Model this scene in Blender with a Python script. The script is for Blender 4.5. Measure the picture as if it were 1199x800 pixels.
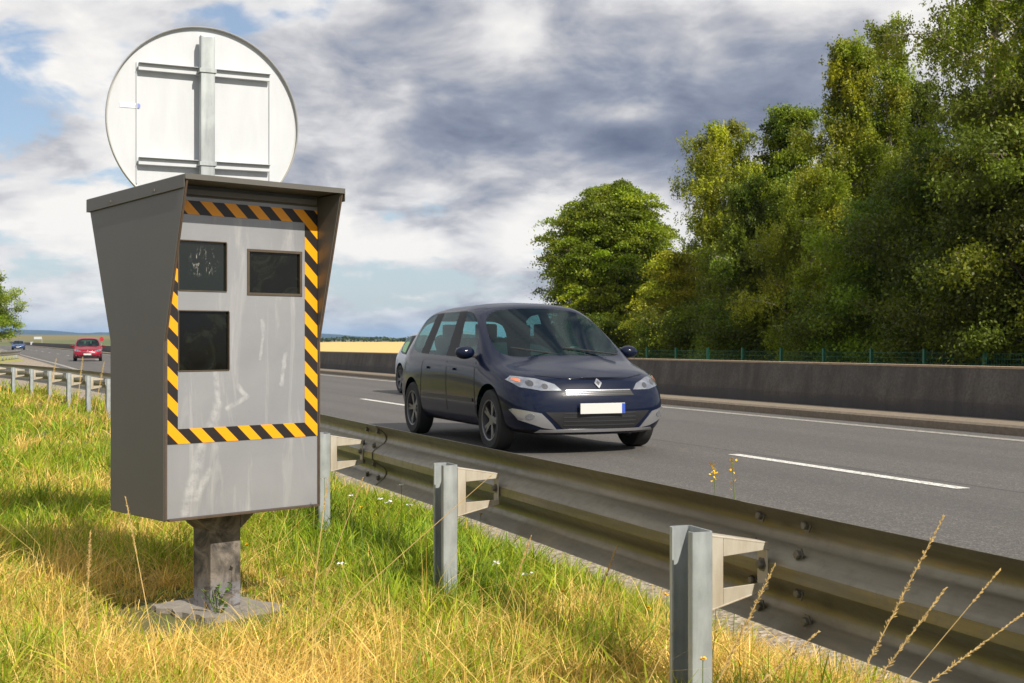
import bpy, bmesh, math, random
import numpy as np
from mathutils import Vector, Matrix, noise
from mathutils.bvhtree import BVHTree

R = math.radians
for o in list(bpy.data.objects):
    bpy.data.objects.remove(o)
SC = bpy.context.scene
COL = SC.collection

# ------------------------------------------------------------------ camera
cd = bpy.data.cameras.new("camera")
cam = bpy.data.objects.new("camera", cd)
COL.objects.link(cam)
cam.location = (0, 0, 1.2)
cam.rotation_euler = (R(90), 0, 0)
cd.sensor_width = 36
cd.lens = 1500 / 1199 * 36
cd.shift_y = -2 / 1199
cd.clip_start = 0.05
cd.clip_end = 30000
cd.dof.use_dof = True
cd.dof.focus_distance = 5.6
cd.dof.aperture_fstop = 18
SC.camera = cam

# ------------------------------------------------------------------ world
SUN_DIR = Vector((0.62, -0.785, 0)).normalized()
SUN_EL = R(40)
sun_vec = Vector((SUN_DIR.x * math.cos(SUN_EL), SUN_DIR.y * math.cos(SUN_EL), math.sin(SUN_EL)))
W = bpy.data.worlds.new("World")
SC.world = W
W.use_nodes = True
wt = W.node_tree
for n in list(wt.nodes):
    wt.nodes.remove(n)


class NT:
    """tiny node-graph helper"""
    def __init__(self, tree):
        self.t = tree

    def n(self, typ, **kw):
        nd = self.t.nodes.new(typ)
        for k, v in kw.items():
            setattr(nd, k, v)
        return nd

    def put(self, sock, v):
        if v is None:
            return
        if isinstance(v, bpy.types.NodeSocket):
            self.t.links.new(v, sock)
        else:
            try:
                sock.default_value = v
            except Exception:
                sock.default_value = (*v, 1)

    def m(self, op, a, b=None, c=None, clamp=False):
        nd = self.n('ShaderNodeMath', operation=op, use_clamp=clamp)
        for i, v in enumerate((a, b, c)):
            self.put(nd.inputs[i], v)
        return nd.outputs[0]

    def sep(self, v):
        nd = self.n('ShaderNodeSeparateXYZ')
        self.put(nd.inputs[0], v)
        return nd.outputs

    def comb(self, x, y, z):
        nd = self.n('ShaderNodeCombineXYZ')
        for i, v in enumerate((x, y, z)):
            self.put(nd.inputs[i], v)
        return nd.outputs[0]

    def noise(self, vec, scale, detail=4, rough=.55, dist=0.0, out=0):
        nd = self.n('ShaderNodeTexNoise')
        self.put(nd.inputs['Vector'], vec)
        nd.inputs['Scale'].default_value = scale
        nd.inputs['Detail'].default_value = detail
        nd.inputs['Roughness'].default_value = rough
        nd.inputs['Distortion'].default_value = dist
        return nd.outputs[out]

    def ramp(self, fac, stops, interp='LINEAR'):
        nd = self.n('ShaderNodeValToRGB')
        self.put(nd.inputs[0], fac)
        cr = nd.color_ramp
        cr.interpolation = interp
        while len(cr.elements) > 1:
            cr.elements.remove(cr.elements[-1])
        for i, (p, c) in enumerate(stops):
            e = cr.elements[0] if i == 0 else cr.elements.new(p)
            e.position = p
            c = c if hasattr(c, '__len__') else (c, c, c)
            e.color = (*c[:3], 1)
        return nd.outputs[0]

    def mix(self, fac, a, b, blend='MIX'):
        nd = self.n('ShaderNodeMix', data_type='RGBA', blend_type=blend)
        self.put(nd.inputs[0], fac)
        for s, v in ((6, a), (7, b)):
            if isinstance(v, tuple) and len(v) == 3:
                v = (*v, 1)
            self.put(nd.inputs[s], v)
        return nd.outputs[2]

    def step(self, v, lo, hi):
        nd = self.n('ShaderNodeMapRange', interpolation_type='SMOOTHSTEP')
        self.put(nd.inputs[0], v)
        nd.inputs[1].default_value = lo
        nd.inputs[2].default_value = hi
        return nd.outputs[0]


w = NT(wt)
sky = w.n('ShaderNodeTexSky', sky_type='NISHITA')
sky.sun_disc = False
sky.sun_elevation = SUN_EL
sky.sun_rotation = math.atan2(SUN_DIR.x, SUN_DIR.y)
sky.air_density = 1.0
sky.dust_density = 0.6
sky.ozone_density = 1.6
tc = w.n('ShaderNodeTexCoord').outputs['Generated']
X, Y, Z = w.sep(tc)
Zp = w.m('MAXIMUM', Z, 0.0)
den = w.m('ADD', Zp, 0.33)
u = w.m('DIVIDE', X, den)
v = w.m('DIVIDE', Y, den)
az = w.m('DIVIDE', X, w.m('MAXIMUM', Y, 0.15))        # tan azimuth in front of us
el = Z


def blob(ax, ez, sx, sz):
    a = w.m('POWER', w.m('ABSOLUTE', w.m('DIVIDE', w.m('SUBTRACT', az, ax), sx)), 2.0)
    b = w.m('POWER', w.m('ABSOLUTE', w.m('DIVIDE', w.m('SUBTRACT', el, ez), sz)), 2.0)
    return w.m('EXPONENT', w.m('MULTIPLY', w.m('ADD', a, b), -1.0))


def cen(n, k):
    return w.m('MULTIPLY', w.m('SUBTRACT', n, .5), k)


def total(base, items):
    r = base
    for it in items:
        r = w.m('ADD', r, it)
    return r


def bl(k, *a):
    return w.m('MULTIPLY', blob(*a), k)


n_big = w.noise(w.comb(u, v, 2.37), 2.5, 3, .5, .15)
n_mid = w.noise(w.comb(u, v, 7.7), 6.0, 8, .56, .35)
n_up = w.noise(w.comb(u, w.m('SUBTRACT', v, .06), 7.7), 6.0, 8, .56, .35)
relief = w.m('SUBTRACT', n_mid, n_up)
n_det = w.noise(w.comb(w.m('MULTIPLY', X, 1.0), Y, w.m('MULTIPLY', Z, 2.2)), 18, 6, .5, .2)
n_cov = w.noise(w.comb(u, v, 4.1), 4.0, 9, .56, .3)
thick = total(.24, [cen(n_big, 1.15), cen(n_mid, 1.65), cen(n_det, .45), w.m('MULTIPLY', relief, -1.0),
                    bl(.50, .09, .150, .21, .050), bl(.16, -.06, .205, .16, .03), bl(.10, .16, .235, .2, .03),
                    bl(-.40, .085, .172, .045, .010), bl(-.16, -.13, .165, .06, .025), bl(-.26, -.08, .075, .28, .028),
                    bl(-.16, -.36, .10, .10, .04), bl(-.20, .30, .262, .12, .022), bl(-.20, .02, .10, .05, .015)])
ccol = w.ramp(thick, [(0.0, (10.0, 9.7, 9.3)), (.22, (8.0, 7.9, 7.95)), (.42, (5.1, 5.15, 5.6)),
                      (.60, (3.1, 3.45, 4.3)), (.80, (2.0, 2.3, 3.15)), (1.0, (1.4, 1.65, 2.5))])
cov = total(.63, [cen(n_cov, 1.3), cen(n_det, .45), bl(.35, .12, .17, .30, .08), bl(.2, .2, .26, .3, .03),
                  bl(-.24, -.40, .215, .05, .03), bl(-.26, -.39, .16, .05, .018), bl(-.22, -.37, .115, .05, .010), bl(-.2, -.30, .12, .05, .012), bl(-.10, -.34, .045, .16, .015), bl(-.10, .0, .03, .20, .015)])
mask = w.step(cov, .42, .60)
blue = w.mix(1.0, sky.outputs[0], (.92, 1.02, 1.14, 1), 'MULTIPLY')
blue = w.mix(.28, blue, (6.2, 6.6, 7.0, 1))
blue = w.mix(w.m('MULTIPLY', w.step(el, .16, .0), .45), blue, (5.9, 6.4, 6.9, 1))
skyc = w.mix(mask, blue, ccol)
skyc = w.mix(w.m('MULTIPLY', w.step(el, .03, .0), .6), skyc, (5.4, 6.0, 6.6, 1))
bg = w.n('ShaderNodeBackground')
bg.inputs[1].default_value = 0.080
w.put(bg.inputs[0], skyc)
wt.links.new(bg.outputs[0], w.n('ShaderNodeOutputWorld').inputs[0])

sl = bpy.data.lights.new("sun", 'SUN')
sl.energy = 4.6
sl.angle = R(0.55)
sl.color = (1.0, .93, .80)
so = bpy.data.objects.new("sun", sl)
COL.objects.link(so)
so.rotation_euler = (-sun_vec).to_track_quat('-Z', 'Y').to_euler()
so.location = (0, 0, 30)

SC.view_settings.view_transform = 'Standard'
SC.view_settings.look = 'None'
SC.view_settings.exposure = 0.30
SC.view_settings.gamma = 1
SC.view_settings.use_curve_mapping = False
SC.cycles.max_bounces = 8
SC.cycles.transparent_max_bounces = 12
SC.cycles.use_denoising = True

# ------------------------------------------------------------------ road frame
TH = math.atan2(606, 1500)
CT, ST = math.cos(TH), math.sin(TH)


def off(s):
    if s < 60:
        return 0.0
    if s < 110:
        return .019 / 50 * (s - 60) ** 2 / 2
    return .019 * (s - 85)


def road_z(s):
    return .03 - .003 * min(max(s, -60), 105)


def XY(s, D):
    d = D - off(s)
    return d * CT - s * ST, d * ST + s * CT


def RP(s, D, z):          # z is height above the road surface
    x, y = XY(s, D)
    return Vector((x, y, road_z(s) + z))


def sD(x, y):
    s = -x * ST + y * CT
    return s, x * CT + y * ST + off(s)


def rail_post_D(s):
    return 1.755 - .05 * sm(4.2, 8, s) - .0052 * max(0, s - 13) ** 2


def sm(a, b, t):
    t = min(max((t - a) / (b - a), 0), 1)
    return t * t * (3 - 2 * t)


def gravel_left(s):
    if s < 50:
        return max(2.90 - .0052 * max(0, s - 13) ** 2, -3.0)
    return -3.0 + 5.6 * sm(62, 100, s)


def ground_z(x, y):
    s, D = sD(x, y)
    rz = road_z(s)
    gl = gravel_left(s)
    if D < 8:
        k = sm(gl + .1, gl - .75, D)
        z = rz - .10 + k * .195
        if D < gl:
            z += .025 * noise.noise((x * .9, y * .9, 0)) * k + .012 * noise.noise((x * 2.7, y * 2.7, 5)) * k
            z += sm(0, -14, D - gl) * .1
        z += sm(-14, -70, D) * -.1
    else:
        z = rz - .10 - sm(12.9, 22, D) * .15
    az_ = x / max(y, 1)
    if y > 250:
        z += 5.6 * sm(300, 1000, y) * sm(-.16, -.27, az_) * sm(3500, 1500, y)
    return z


# ------------------------------------------------------------------ helpers
def tag(o, label=None, cat=None, group=None, kind=None):
    if label: o['label'] = label
    if cat: o['category'] = cat
    if group: o['group'] = group
    if kind: o['kind'] = kind
    return o


def empty(name, loc, rz=0.0):
    o = bpy.data.objects.new(name, None)
    o.location = loc
    o.rotation_euler = (0, 0, rz)
    o.empty_display_size = .2
    COL.objects.link(o)
    return o


def link(name, me, mat, parent=None, smooth=False):
    o = bpy.data.objects.new(name, me)
    if mat is not None:
        for mm in (mat if isinstance(mat, (list, tuple)) else [mat]):
            me.materials.append(mm)
    if smooth:
        me.polygons.foreach_set('use_smooth', [True] * len(me.polygons))
    COL.objects.link(o)
    if parent is not None:
        o.parent = parent
    return o


def copy_tree(o, parent=None):
    c = o.copy()
    COL.objects.link(c)
    c.parent = parent
    for ch in list(o.children):
        copy_tree(ch, c)
    return c


class MB:
    def __init__(self):
        self.v, self.f = [], []

    def add(self, vs, fs):
        b = len(self.v)
        self.v += [tuple(p) for p in vs]
        self.f += [tuple(i + b for i in f) for f in fs]
        return self

    def box(self, c, s, M=None):
        x, y, z = s[0] / 2, s[1] / 2, s[2] / 2
        vs = [Vector((i * x, j * y, k * z)) for i in (-1, 1) for j in (-1, 1) for k in (-1, 1)]
        if M is not None:
            vs = [M @ p for p in vs]
        vs = [p + Vector(c) for p in vs]
        return self.add(vs, [(0, 1, 3, 2), (4, 6, 7, 5), (0, 4, 5, 1), (2, 3, 7, 6), (0, 2, 6, 4), (1, 5, 7, 3)])

    def prism(self, poly, fn, a, b):
        """poly of (p,q); fn(p,q,t)->Vector ; extruded t=a..b"""
        n = len(poly)
        vs = [fn(p, q, a) for p, q in poly] + [fn(p, q, b) for p, q in poly]
        fs = [tuple(range(n))[::-1], tuple(range(n, 2 * n))]
        fs += [(i, (i + 1) % n, n + (i + 1) % n, n + i) for i in range(n)]
        return self.add(vs, fs)

    def tube(self, pts, rad, seg=8, cap=True):
        pts = [Vector(p) for p in pts]
        if not hasattr(rad, '__len__'):
            rad = [rad] * len(pts)
        vs, fs = [], []
        up = Vector((0, 0, 1))
        for i, p in enumerate(pts):
            d = (pts[min(i + 1, len(pts) - 1)] - pts[max(i - 1, 0)]).normalized()
            a = d.cross(up)
            if a.length < .05:
                a = d.cross(Vector((1, 0, 0)))
            a.normalize()
            b = d.cross(a)
            for k in range(seg):
                t = 2 * math.pi * k / seg
                vs.append(p + (a * math.cos(t) + b * math.sin(t)) * rad[i])
        for i in range(len(pts) - 1):
            for k in range(seg):
                fs.append((i * seg + k, i * seg + (k + 1) % seg, (i + 1) * seg + (k + 1) % seg, (i + 1) * seg + k))
        if cap:
            fs.append(tuple(range(seg)))
            fs.append(tuple((len(pts) - 1) * seg + k for k in range(seg))[::-1])
        return self.add(vs, fs)

    def lathe(self, prof, M, seg=32, closed=False):
        """prof (r,h) about local z"""
        vs, fs = [], []
        n = len(prof)
        for k in range(seg):
            t = 2 * math.pi * k / seg
            for r, h in prof:
                vs.append(M @ Vector((r * math.cos(t), r * math.sin(t), h)))
        for k in range(seg):
            for i in range(n - 1 if not closed else n):
                j = (i + 1) % n
                fs.append((k * n + i, ((k + 1) % seg) * n + i, ((k + 1) % seg) * n + j, k * n + j))
        return self.add(vs, fs)

    def mesh(self, name):
        me = bpy.data.meshes.new(name)
        me.from_pydata(self.v, [], self.f)
        bm = bmesh.new()
        bm.from_mesh(me)
        bmesh.ops.recalc_face_normals(bm, faces=bm.faces)
        bm.to_mesh(me)
        bm.free()
        return me

    def build(self, name, mat, parent=None, smooth=False, bevel=0.0, seg=2):
        me = self.mesh(name)
        if bevel > 0:
            bm = bmesh.new()
            bm.from_mesh(me)
            bmesh.ops.remove_doubles(bm, verts=bm.verts, dist=1e-5)
            es = [e for e in bm.edges if len(e.link_faces) == 2 and e.calc_face_angle(0) > R(35)]
            bmesh.ops.bevel(bm, geom=es, offset=bevel, segments=seg, profile=.7, affect='EDGES', clamp_overlap=True)
            bm.to_mesh(me)
            bm.free()
        o = link(name, me, mat, parent)
        if smooth:
            sm_angle(me)
        return o


def sm_angle(me, ang=35):
    me.polygons.foreach_set('use_smooth', [True] * len(me.polygons))
    bm = bmesh.new()
    bm.from_mesh(me)
    for e in bm.edges:
        e.smooth = not (len(e.link_faces) != 2 or e.calc_face_angle(0) > R(ang))
    bm.to_mesh(me)
    bm.free()


def np_mesh(name, verts, quads, col=None):
    me = bpy.data.meshes.new(name)
    nv, nf = len(verts), len(quads)
    me.vertices.add(nv)
    me.vertices.foreach_set('co', np.ascontiguousarray(verts, dtype=np.float32).ravel())
    me.loops.add(nf * 4)
    me.loops.foreach_set('vertex_index', np.ascontiguousarray(quads, dtype=np.int32).ravel())
    me.polygons.add(nf)
    me.polygons.foreach_set('loop_start', np.arange(0, nf * 4, 4, dtype=np.int32))
    me.polygons.foreach_set('loop_total', np.full(nf, 4, dtype=np.int32))
    if col is not None:
        a = me.color_attributes.new('tint', 'FLOAT_COLOR', 'POINT')
        c = np.ones((nv, 4), dtype=np.float32)
        c[:, :3] = col
        a.data.foreach_set('color', c.ravel())
    me.update(calc_edges=True)
    return me


# ------------------------------------------------------------------ materials
def newmat(name):
    m = bpy.data.materials.new(name)
    m.use_nodes = True
    t = NT(m.node_tree)
    b = m.node_tree.nodes['Principled BSDF']
    return m, t, b


def simple(name, col, rough=.5, metal=0.0, coat=0.0, nscale=0, namt=.2, bump=0.0, bscale=60, emit=None):
    m, t, b = newmat(name)
    b.inputs['Roughness'].default_value = rough
    b.inputs['Metallic'].default_value = metal
    b.inputs['Coat Weight'].default_value = coat
    b.inputs['Coat Roughness'].default_value = .04
    oc = t.n('ShaderNodeTexCoord').outputs['Object']
    if nscale:
        nz = t.noise(oc, nscale, 6, .6)
        c = t.mix(nz, tuple(x * (1 - namt) for x in col), tuple(min(1, x * (1 + namt)) for x in col))
        t.put(b.inputs['Base Color'], c)
    else:
        b.inputs['Base Color'].default_value = (*col, 1)
    if bump:
        bn = t.n('ShaderNodeBump')
        bn.inputs['Strength'].default_value = bump
        bn.inputs['Distance'].default_value = .01
        t.put(bn.inputs['Height'], t.noise(oc, bscale, 5, .6))
        t.put(b.inputs['Normal'], bn.outputs[0])
    return m


def streaky(name, base, dark, light, scale=(3, 3, .6), rough=.45, metal=.3, amt=.5, blotch=4.0, rust=None, bump=.15):
    """weathered sheet metal: blotches plus vertical streaks, optional rust"""
    m, t, b = newmat(name)
    oc = t.n('ShaderNodeTexCoord').outputs['Object']
    mp = t.n('ShaderNodeMapping')
    t.put(mp.inputs[0], oc)
    mp.inputs['Scale'].default_value = scale
    a = t.noise(mp.outputs[0], 6, 7, .62, .3)
    c = t.noise(oc, blotch, 8, .6, .4)
    col = t.mix(t.ramp(a, [(.35, 0), (.62, 1)]), dark, base)
    col = t.mix(t.m('MULTIPLY', t.ramp(c, [(.48, 0), (.72, 1)]), amt), col, light)
    if rust:
        r = t.noise(oc, 14, 8, .7, .5)
        col = t.mix(t.m('MULTIPLY', t.ramp(r, [(rust[1], 0), (rust[1] + .08, 1)]), .8), col, rust[0])
    t.put(b.inputs['Base Color'], col)
    b.inputs['Metallic'].default_value = metal
    t.put(b.inputs['Roughness'], t.ramp(c, [(.2, rough - .08), (.8, rough + .15)]))
    bn = t.n('ShaderNodeBump')
    bn.inputs['Strength'].default_value = bump
    bn.inputs['Distance'].default_value = .004
    t.put(bn.inputs['Height'], t.noise(oc, 30, 5, .6))
    t.put(b.inputs['Normal'], bn.outputs[0])
    return m


M = {}
# asphalt
m, t, b = newmat('asphalt')
oc = t.n('ShaderNodeTexCoord').outputs['Object']
vor = t.n('ShaderNodeTexVoronoi')
t.put(vor.inputs['Vector'], oc)
vor.inputs['Scale'].default_value = 85
agg = t.sep(vor.outputs['Color'])[0]
patch = t.noise(oc, .35, 5, .6, .3)
fine = t.noise(oc, 40, 6, .7)
col = t.ramp(agg, [(0, (.040, .037, .034)), (.55, (.090, .083, .076)), (.85, (.17, .155, .14)), (1, (.36, .33, .30))])
col = t.mix(t.ramp(patch, [(.35, .0), (.7, .45)]), col, (.115, .107, .10))
col = t.mix(.5, col, t.mix(fine, (.055, .052, .05), (.15, .14, .132)))
x_, y_, z_ = t.sep(oc)
dd_ = t.m('ADD', t.m('MULTIPLY', x_, CT), t.m('MULTIPLY', y_, ST))
sv_ = t.m('SUBTRACT', t.m('MULTIPLY', y_, CT), t.m('MULTIPLY', x_, ST))
lane = t.noise(t.comb(t.m('MULTIPLY', dd_, 1.3), t.m('MULTIPLY', sv_, .03), 0), 1.0, 5, .6, .1)
spots = t.noise(t.comb(dd_, t.m('MULTIPLY', sv_, .5), 3), 2.2, 6, .65)
col = t.mix(t.ramp(lane, [(.38, .0), (.62, .42)]), col, (.062, .058, .055))
col = t.mix(t.ramp(spots, [(.62, 0), (.74, .45)]), col, (.045, .043, .042))
seam = t.step(t.m('ABSOLUTE', t.m('SUBTRACT', dd_, t.m('ADD', 7.42, t.m('MULTIPLY', t.noise(oc, .8, 4, .6), .05)))), .03, .012)
col = t.mix(t.m('MULTIPLY', seam, .6), col, (.03, .03, .03))
t.put(b.inputs['Base Color'], col)
b.inputs['Roughness'].default_value = .82
bn = t.n('ShaderNodeBump'); bn.inputs['Strength'].default_value = .6; bn.inputs['Distance'].default_value = .004
t.put(bn.inputs['Height'], vor.outputs['Distance']); t.put(b.inputs['Normal'], bn.outputs[0])
M['asphalt'] = m
# road paint
m, t, b = newmat('road_paint')
oc = t.n('ShaderNodeTexCoord').outputs['Object']
c = t.mix(t.ramp(t.noise(oc, 30, 8, .75), [(.40, 0), (.56, 1)]), (.26, .245, .23), (.78, .77, .73))
t.put(b.inputs['Base Color'], c); b.inputs['Roughness'].default_value = .7
M['paint'] = m
m, t, b = newmat('worn_road_paint')
oc = t.n('ShaderNodeTexCoord').outputs['Object']
c = t.mix(t.ramp(t.noise(oc, 18, 8, .8), [(.38, 0), (.66, 1)]), (.15, .14, .13), (.52, .49, .44))
t.put(b.inputs['Base Color'], c); b.inputs['Roughness'].default_value = .8
M['paint_worn'] = m
# gravel
m, t, b = newmat('gravel')
oc = t.n('ShaderNodeTexCoord').outputs['Object']
vor = t.n('ShaderNodeTexVoronoi'); t.put(vor.inputs['Vector'], oc); vor.inputs['Scale'].default_value = 45
c = t.mix(t.sep(vor.outputs['Color'])[0], (.17, .13, .10), (.46, .39, .32))
c = t.mix(t.ramp(t.noise(oc, 1.6, 5, .6), [(.4, 0), (.75, .5)]), c, (.18, .17, .08))
t.put(b.inputs['Base Color'], c); b.inputs['Roughness'].default_value = .9
bn = t.n('ShaderNodeBump'); bn.inputs['Strength'].default_value = .8; bn.inputs['Distance'].default_value = .012
t.put(bn.inputs['Height'], vor.outputs['Distance']); t.put(b.inputs['Normal'], bn.outputs[0])
M['gravel'] = m
# ground
m, t, b = newmat('grass_ground')
oc = t.n('ShaderNodeTexCoord').outputs['Object']
n1 = t.noise(oc, .5, 8, .65); n2 = t.noise(oc, 14, 6, .7)
c = t.mix(t.ramp(n1, [(.38, 0), (.6, 1)]), (.20, .16, .055), (.10, .125, .028))
c = t.mix(t.ramp(n2, [(.3, 0), (.7, .7)]), c, (.07, .055, .025))
yy = t.sep(oc)[1]
c = t.mix(t.m('MULTIPLY', t.step(yy, 28, 50), .8), c, t.mix(n1, (.40, .33, .10), (.24, .29, .05)))
far = t.step(yy, 180, 420)
c = t.mix(far, c, t.mix(t.ramp(t.noise(oc, .004, 4, .5), [(.42, 0), (.52, 1)]), (.085, .115, .03), (.17, .14, .05)))
t.put(b.inputs['Base Color'], c); b.inputs['Roughness'].default_value = .95
M['ground'] = m
# wheat
m, t, b = newmat('wheat_stubble')
oc = t.n('ShaderNodeTexCoord').outputs['Object']
mp = t.n('ShaderNodeMapping'); t.put(mp.inputs[0], oc); mp.inputs['Scale'].default_value = (.05, .6, 1)
c = t.mix(t.noise(mp.outputs[0], .3, 5, .6), (.56, .37, .11), (.74, .52, .19))
t.put(b.inputs['Base Color'], c); b.inputs['Roughness'].default_value = .95
M['wheat'] = m
# concrete barrier
m, t, b = newmat('stained_concrete')
oc = t.n('ShaderNodeTexCoord').outputs['Object']
mp = t.n('ShaderNodeMapping'); t.put(mp.inputs[0], oc); mp.inputs['Scale'].default_value = (1, 1, .12)
st = t.noise(mp.outputs[0], 3.2, 8, .68, .6)
bl = t.noise(oc, .9, 8, .65, .5)
fn = t.noise(oc, 25, 6, .7)
c = t.mix(t.ramp(st, [(.34, 0), (.66, 1)]), (.060, .052, .044), (.125, .108, .09))
c = t.mix(t.ramp(bl, [(.5, 0), (.72, .6)]), c, (.17, .15, .128))
c = t.mix(t.ramp(fn, [(.35, .5), (.6, 0)]), c, (.035, .03, .026))
zz_ = t.m('ADD', t.sep(oc)[2], t.m('MULTIPLY', t.noise(oc, .7, 6, .6), .5))
c = t.mix(t.m('MULTIPLY', t.step(zz_, .66, .50), .65), c, (.052, .052, .056))
t.put(b.inputs['Base Color'], c); b.inputs['Roughness'].default_value = .9
bn = t.n('ShaderNodeBump'); bn.inputs['Strength'].default_value = .5; bn.inputs['Distance'].default_value = .01
t.put(bn.inputs['Height'], fn); t.put(b.inputs['Normal'], bn.outputs[0])
M['barrier'] = m
M['lichen'] = simple('lichened_concrete', (.34, .25, .16), .9, nscale=9, namt=.5, bump=.4)
M['kerb'] = simple('kerb_concrete', (.21, .17, .125), .9, nscale=14, namt=.45, bump=.5)
M['slab'] = simple('slab_concrete', (.25, .225, .195), .9, nscale=9, namt=.35, bump=.5)

M['galv'] = streaky('galvanised_steel', (.40, .43, .44), (.27, .29, .30), (.55, .58, .58), rough=.42, metal=.35)
M['spacer'] = streaky('weathered_bracket_steel', (.50, .45, .37), (.40, .34, .26), (.58, .56, .50), rough=.5, metal=.2,
                      rust=((.33, .19, .08), .66))
m, t, b = newmat('weathered_rail_steel')
oc = t.n('ShaderNodeTexCoord').outputs['Object']
x_, y_, z_ = t.sep(oc)
al = t.m('SUBTRACT', t.m('MULTIPLY', y_, CT), t.m('MULTIPLY', x_, ST))
film = t.noise(t.comb(t.m('MULTIPLY', al, .9), 0, t.m('MULTIPLY', z_, 14)), 1.3, 6, .6, .1)
grime = t.noise(oc, 26, 8, .72, .3)
speck = t.noise(oc, 110, 4, .7)
c = t.mix(t.ramp(film, [(.35, 0), (.65, 1)]), (.16, .143, .105), (.28, .25, .18))
c = t.mix(t.ramp(grime, [(.52, 0), (.72, .55)]), c, (.15, .12, .085))
c = t.mix(t.ramp(speck, [(.60, 0), (.72, .35)]), c, (.12, .10, .08))
t.put(b.inputs['Base Color'], c)
t.put(b.inputs['Metallic'], t.ramp(grime, [(.5, .72), (.72, .3)]))
t.put(b.inputs['Roughness'], t.ramp(grime, [(.35, .30), (.7, .5)]))
bn = t.n('ShaderNodeBump'); bn.inputs['Strength'].default_value = .12; bn.inputs['Distance'].default_value = .004
t.put(bn.inputs['Height'], t.noise(oc, 9, 4, .6)); t.put(b.inputs['Normal'], bn.outputs[0])
M['rail'] = m
M['bolt'] = simple('bolt_steel', (.17, .155, .13), .5, .5)
M['sign_white'] = streaky('sign_back_paint', (.53, .555, .59), (.50, .52, .55), (.56, .58, .61), rough=.6, metal=0, bump=.02)
M['sign_rim'] = simple('sign_rim_metal', (.46, .46, .45), .45, .4)
M['sign_red'] = simple('sign_red_paint', (.45, .03, .05), .4)
M['sticker_blue'] = simple('sticker_blue', (.22, .26, .55), .5)
M['sticker'] = simple('sticker_pale', (.70, .71, .80), .4)

# speed camera cabinet
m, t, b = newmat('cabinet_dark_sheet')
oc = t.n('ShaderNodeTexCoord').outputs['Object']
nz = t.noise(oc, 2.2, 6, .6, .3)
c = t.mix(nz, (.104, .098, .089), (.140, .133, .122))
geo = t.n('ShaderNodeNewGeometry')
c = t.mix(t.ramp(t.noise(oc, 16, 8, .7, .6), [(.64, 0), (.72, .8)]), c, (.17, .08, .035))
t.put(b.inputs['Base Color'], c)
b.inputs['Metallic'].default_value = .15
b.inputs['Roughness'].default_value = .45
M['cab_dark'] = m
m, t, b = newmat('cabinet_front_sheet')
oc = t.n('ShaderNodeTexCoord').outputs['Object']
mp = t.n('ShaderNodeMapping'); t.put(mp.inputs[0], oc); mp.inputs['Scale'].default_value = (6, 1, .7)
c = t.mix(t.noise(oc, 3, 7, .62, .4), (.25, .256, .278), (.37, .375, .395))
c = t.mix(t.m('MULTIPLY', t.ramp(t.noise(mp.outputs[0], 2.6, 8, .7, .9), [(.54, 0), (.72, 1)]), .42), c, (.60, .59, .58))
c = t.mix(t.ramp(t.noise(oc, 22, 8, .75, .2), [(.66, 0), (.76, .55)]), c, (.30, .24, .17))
# a long pale scrape running down the door
x_, y_, z_ = t.sep(oc)
wob = t.noise(oc, 9, 4, .55)
wx = t.m('ADD', x_, t.m('MULTIPLY', t.m('SUBTRACT', wob, .5), .05))
wz2 = t.m('ADD', z_, t.m('MULTIPLY', t.m('SUBTRACT', t.noise(oc, 8, 4, .55, 0, 0), .5), .03))


def seg(ax, az_, bx, bz_, w0, w1):
    dx, dz = bx - ax, bz_ - az_
    L2 = dx * dx + dz * dz
    px, pz = t.m('SUBTRACT', wx, ax), t.m('SUBTRACT', wz2, az_)
    h = t.m('DIVIDE', t.m('ADD', t.m('MULTIPLY', px, dx), t.m('MULTIPLY', pz, dz)), L2, clamp=True)
    ex = t.m('SUBTRACT', px, t.m('MULTIPLY', h, dx)); ez = t.m('SUBTRACT', pz, t.m('MULTIPLY', h, dz))
    d = t.m('SQRT', t.m('ADD', t.m('MULTIPLY', ex, ex), t.m('MULTIPLY', ez, ez)))
    return t.step(d, w0, w1)


bands = [seg(.075, .03, .135, .24, .030, .008), seg(.135, .24, .215, .43, .026, .007), seg(.215, .43, .20, .56, .018, .004),
         seg(.255, .41, .345, .455, .014, .003), seg(.345, .455, .30, .50, .013, .003), seg(.50, .50, .52, .62, .012, .002),
         seg(.40, .60, .41, .75, .010, .002), seg(.12, .08, .17, .17, .022, .004)]
band = bands[0]
for q in bands[1:]:
    band = t.m('MAXIMUM', band, q)
band = t.m('MULTIPLY', band, t.ramp(t.noise(oc, 26, 7, .7), [(.38, .05), (.62, .95)]))
c = t.mix(t.m('MULTIPLY', band, .62), c, (.60, .60, .61))
t.put(b.inputs['Base Color'], c)
b.inputs['Metallic'].default_value = .3
t.put(b.inputs['Roughness'], t.ramp(t.noise(oc, 5, 6, .6), [(.3, .30), (.7, .5)]))
bn = t.n('ShaderNodeBump'); bn.inputs['Strength'].default_value = .12; bn.inputs['Distance'].default_value = .004
t.put(bn.inputs['Height'], t.noise(oc, 9, 3, .5)); t.put(b.inputs['Normal'], bn.outputs[0])
M['cab_front'] = m
m, t, b = newmat('hazard_tape')
oc = t.n('ShaderNodeTexCoord').outputs['Object']
x_, y_, z_ = t.sep(oc)
fr = t.m('FRACT', t.m('DIVIDE', t.m('ADD', t.m('ADD', x_, 10.035), t.m('MULTIPLY', z_, 1.03)), .1035))
k = t.step(t.m('ABSOLUTE', t.m('SUBTRACT', fr, .5)), .243, .257)
wear = t.ramp(t.noise(oc, 30, 8, .75), [(.62, 0), (.74, .6)])
yel = t.mix(wear, (.88, .35, .004), (.66, .45, .16))
t.put(b.inputs['Base Color'], t.mix(k, yel, (.018, .014, .013)))
b.inputs['Roughness'].default_value = .42
M['tape'] = m
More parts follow.
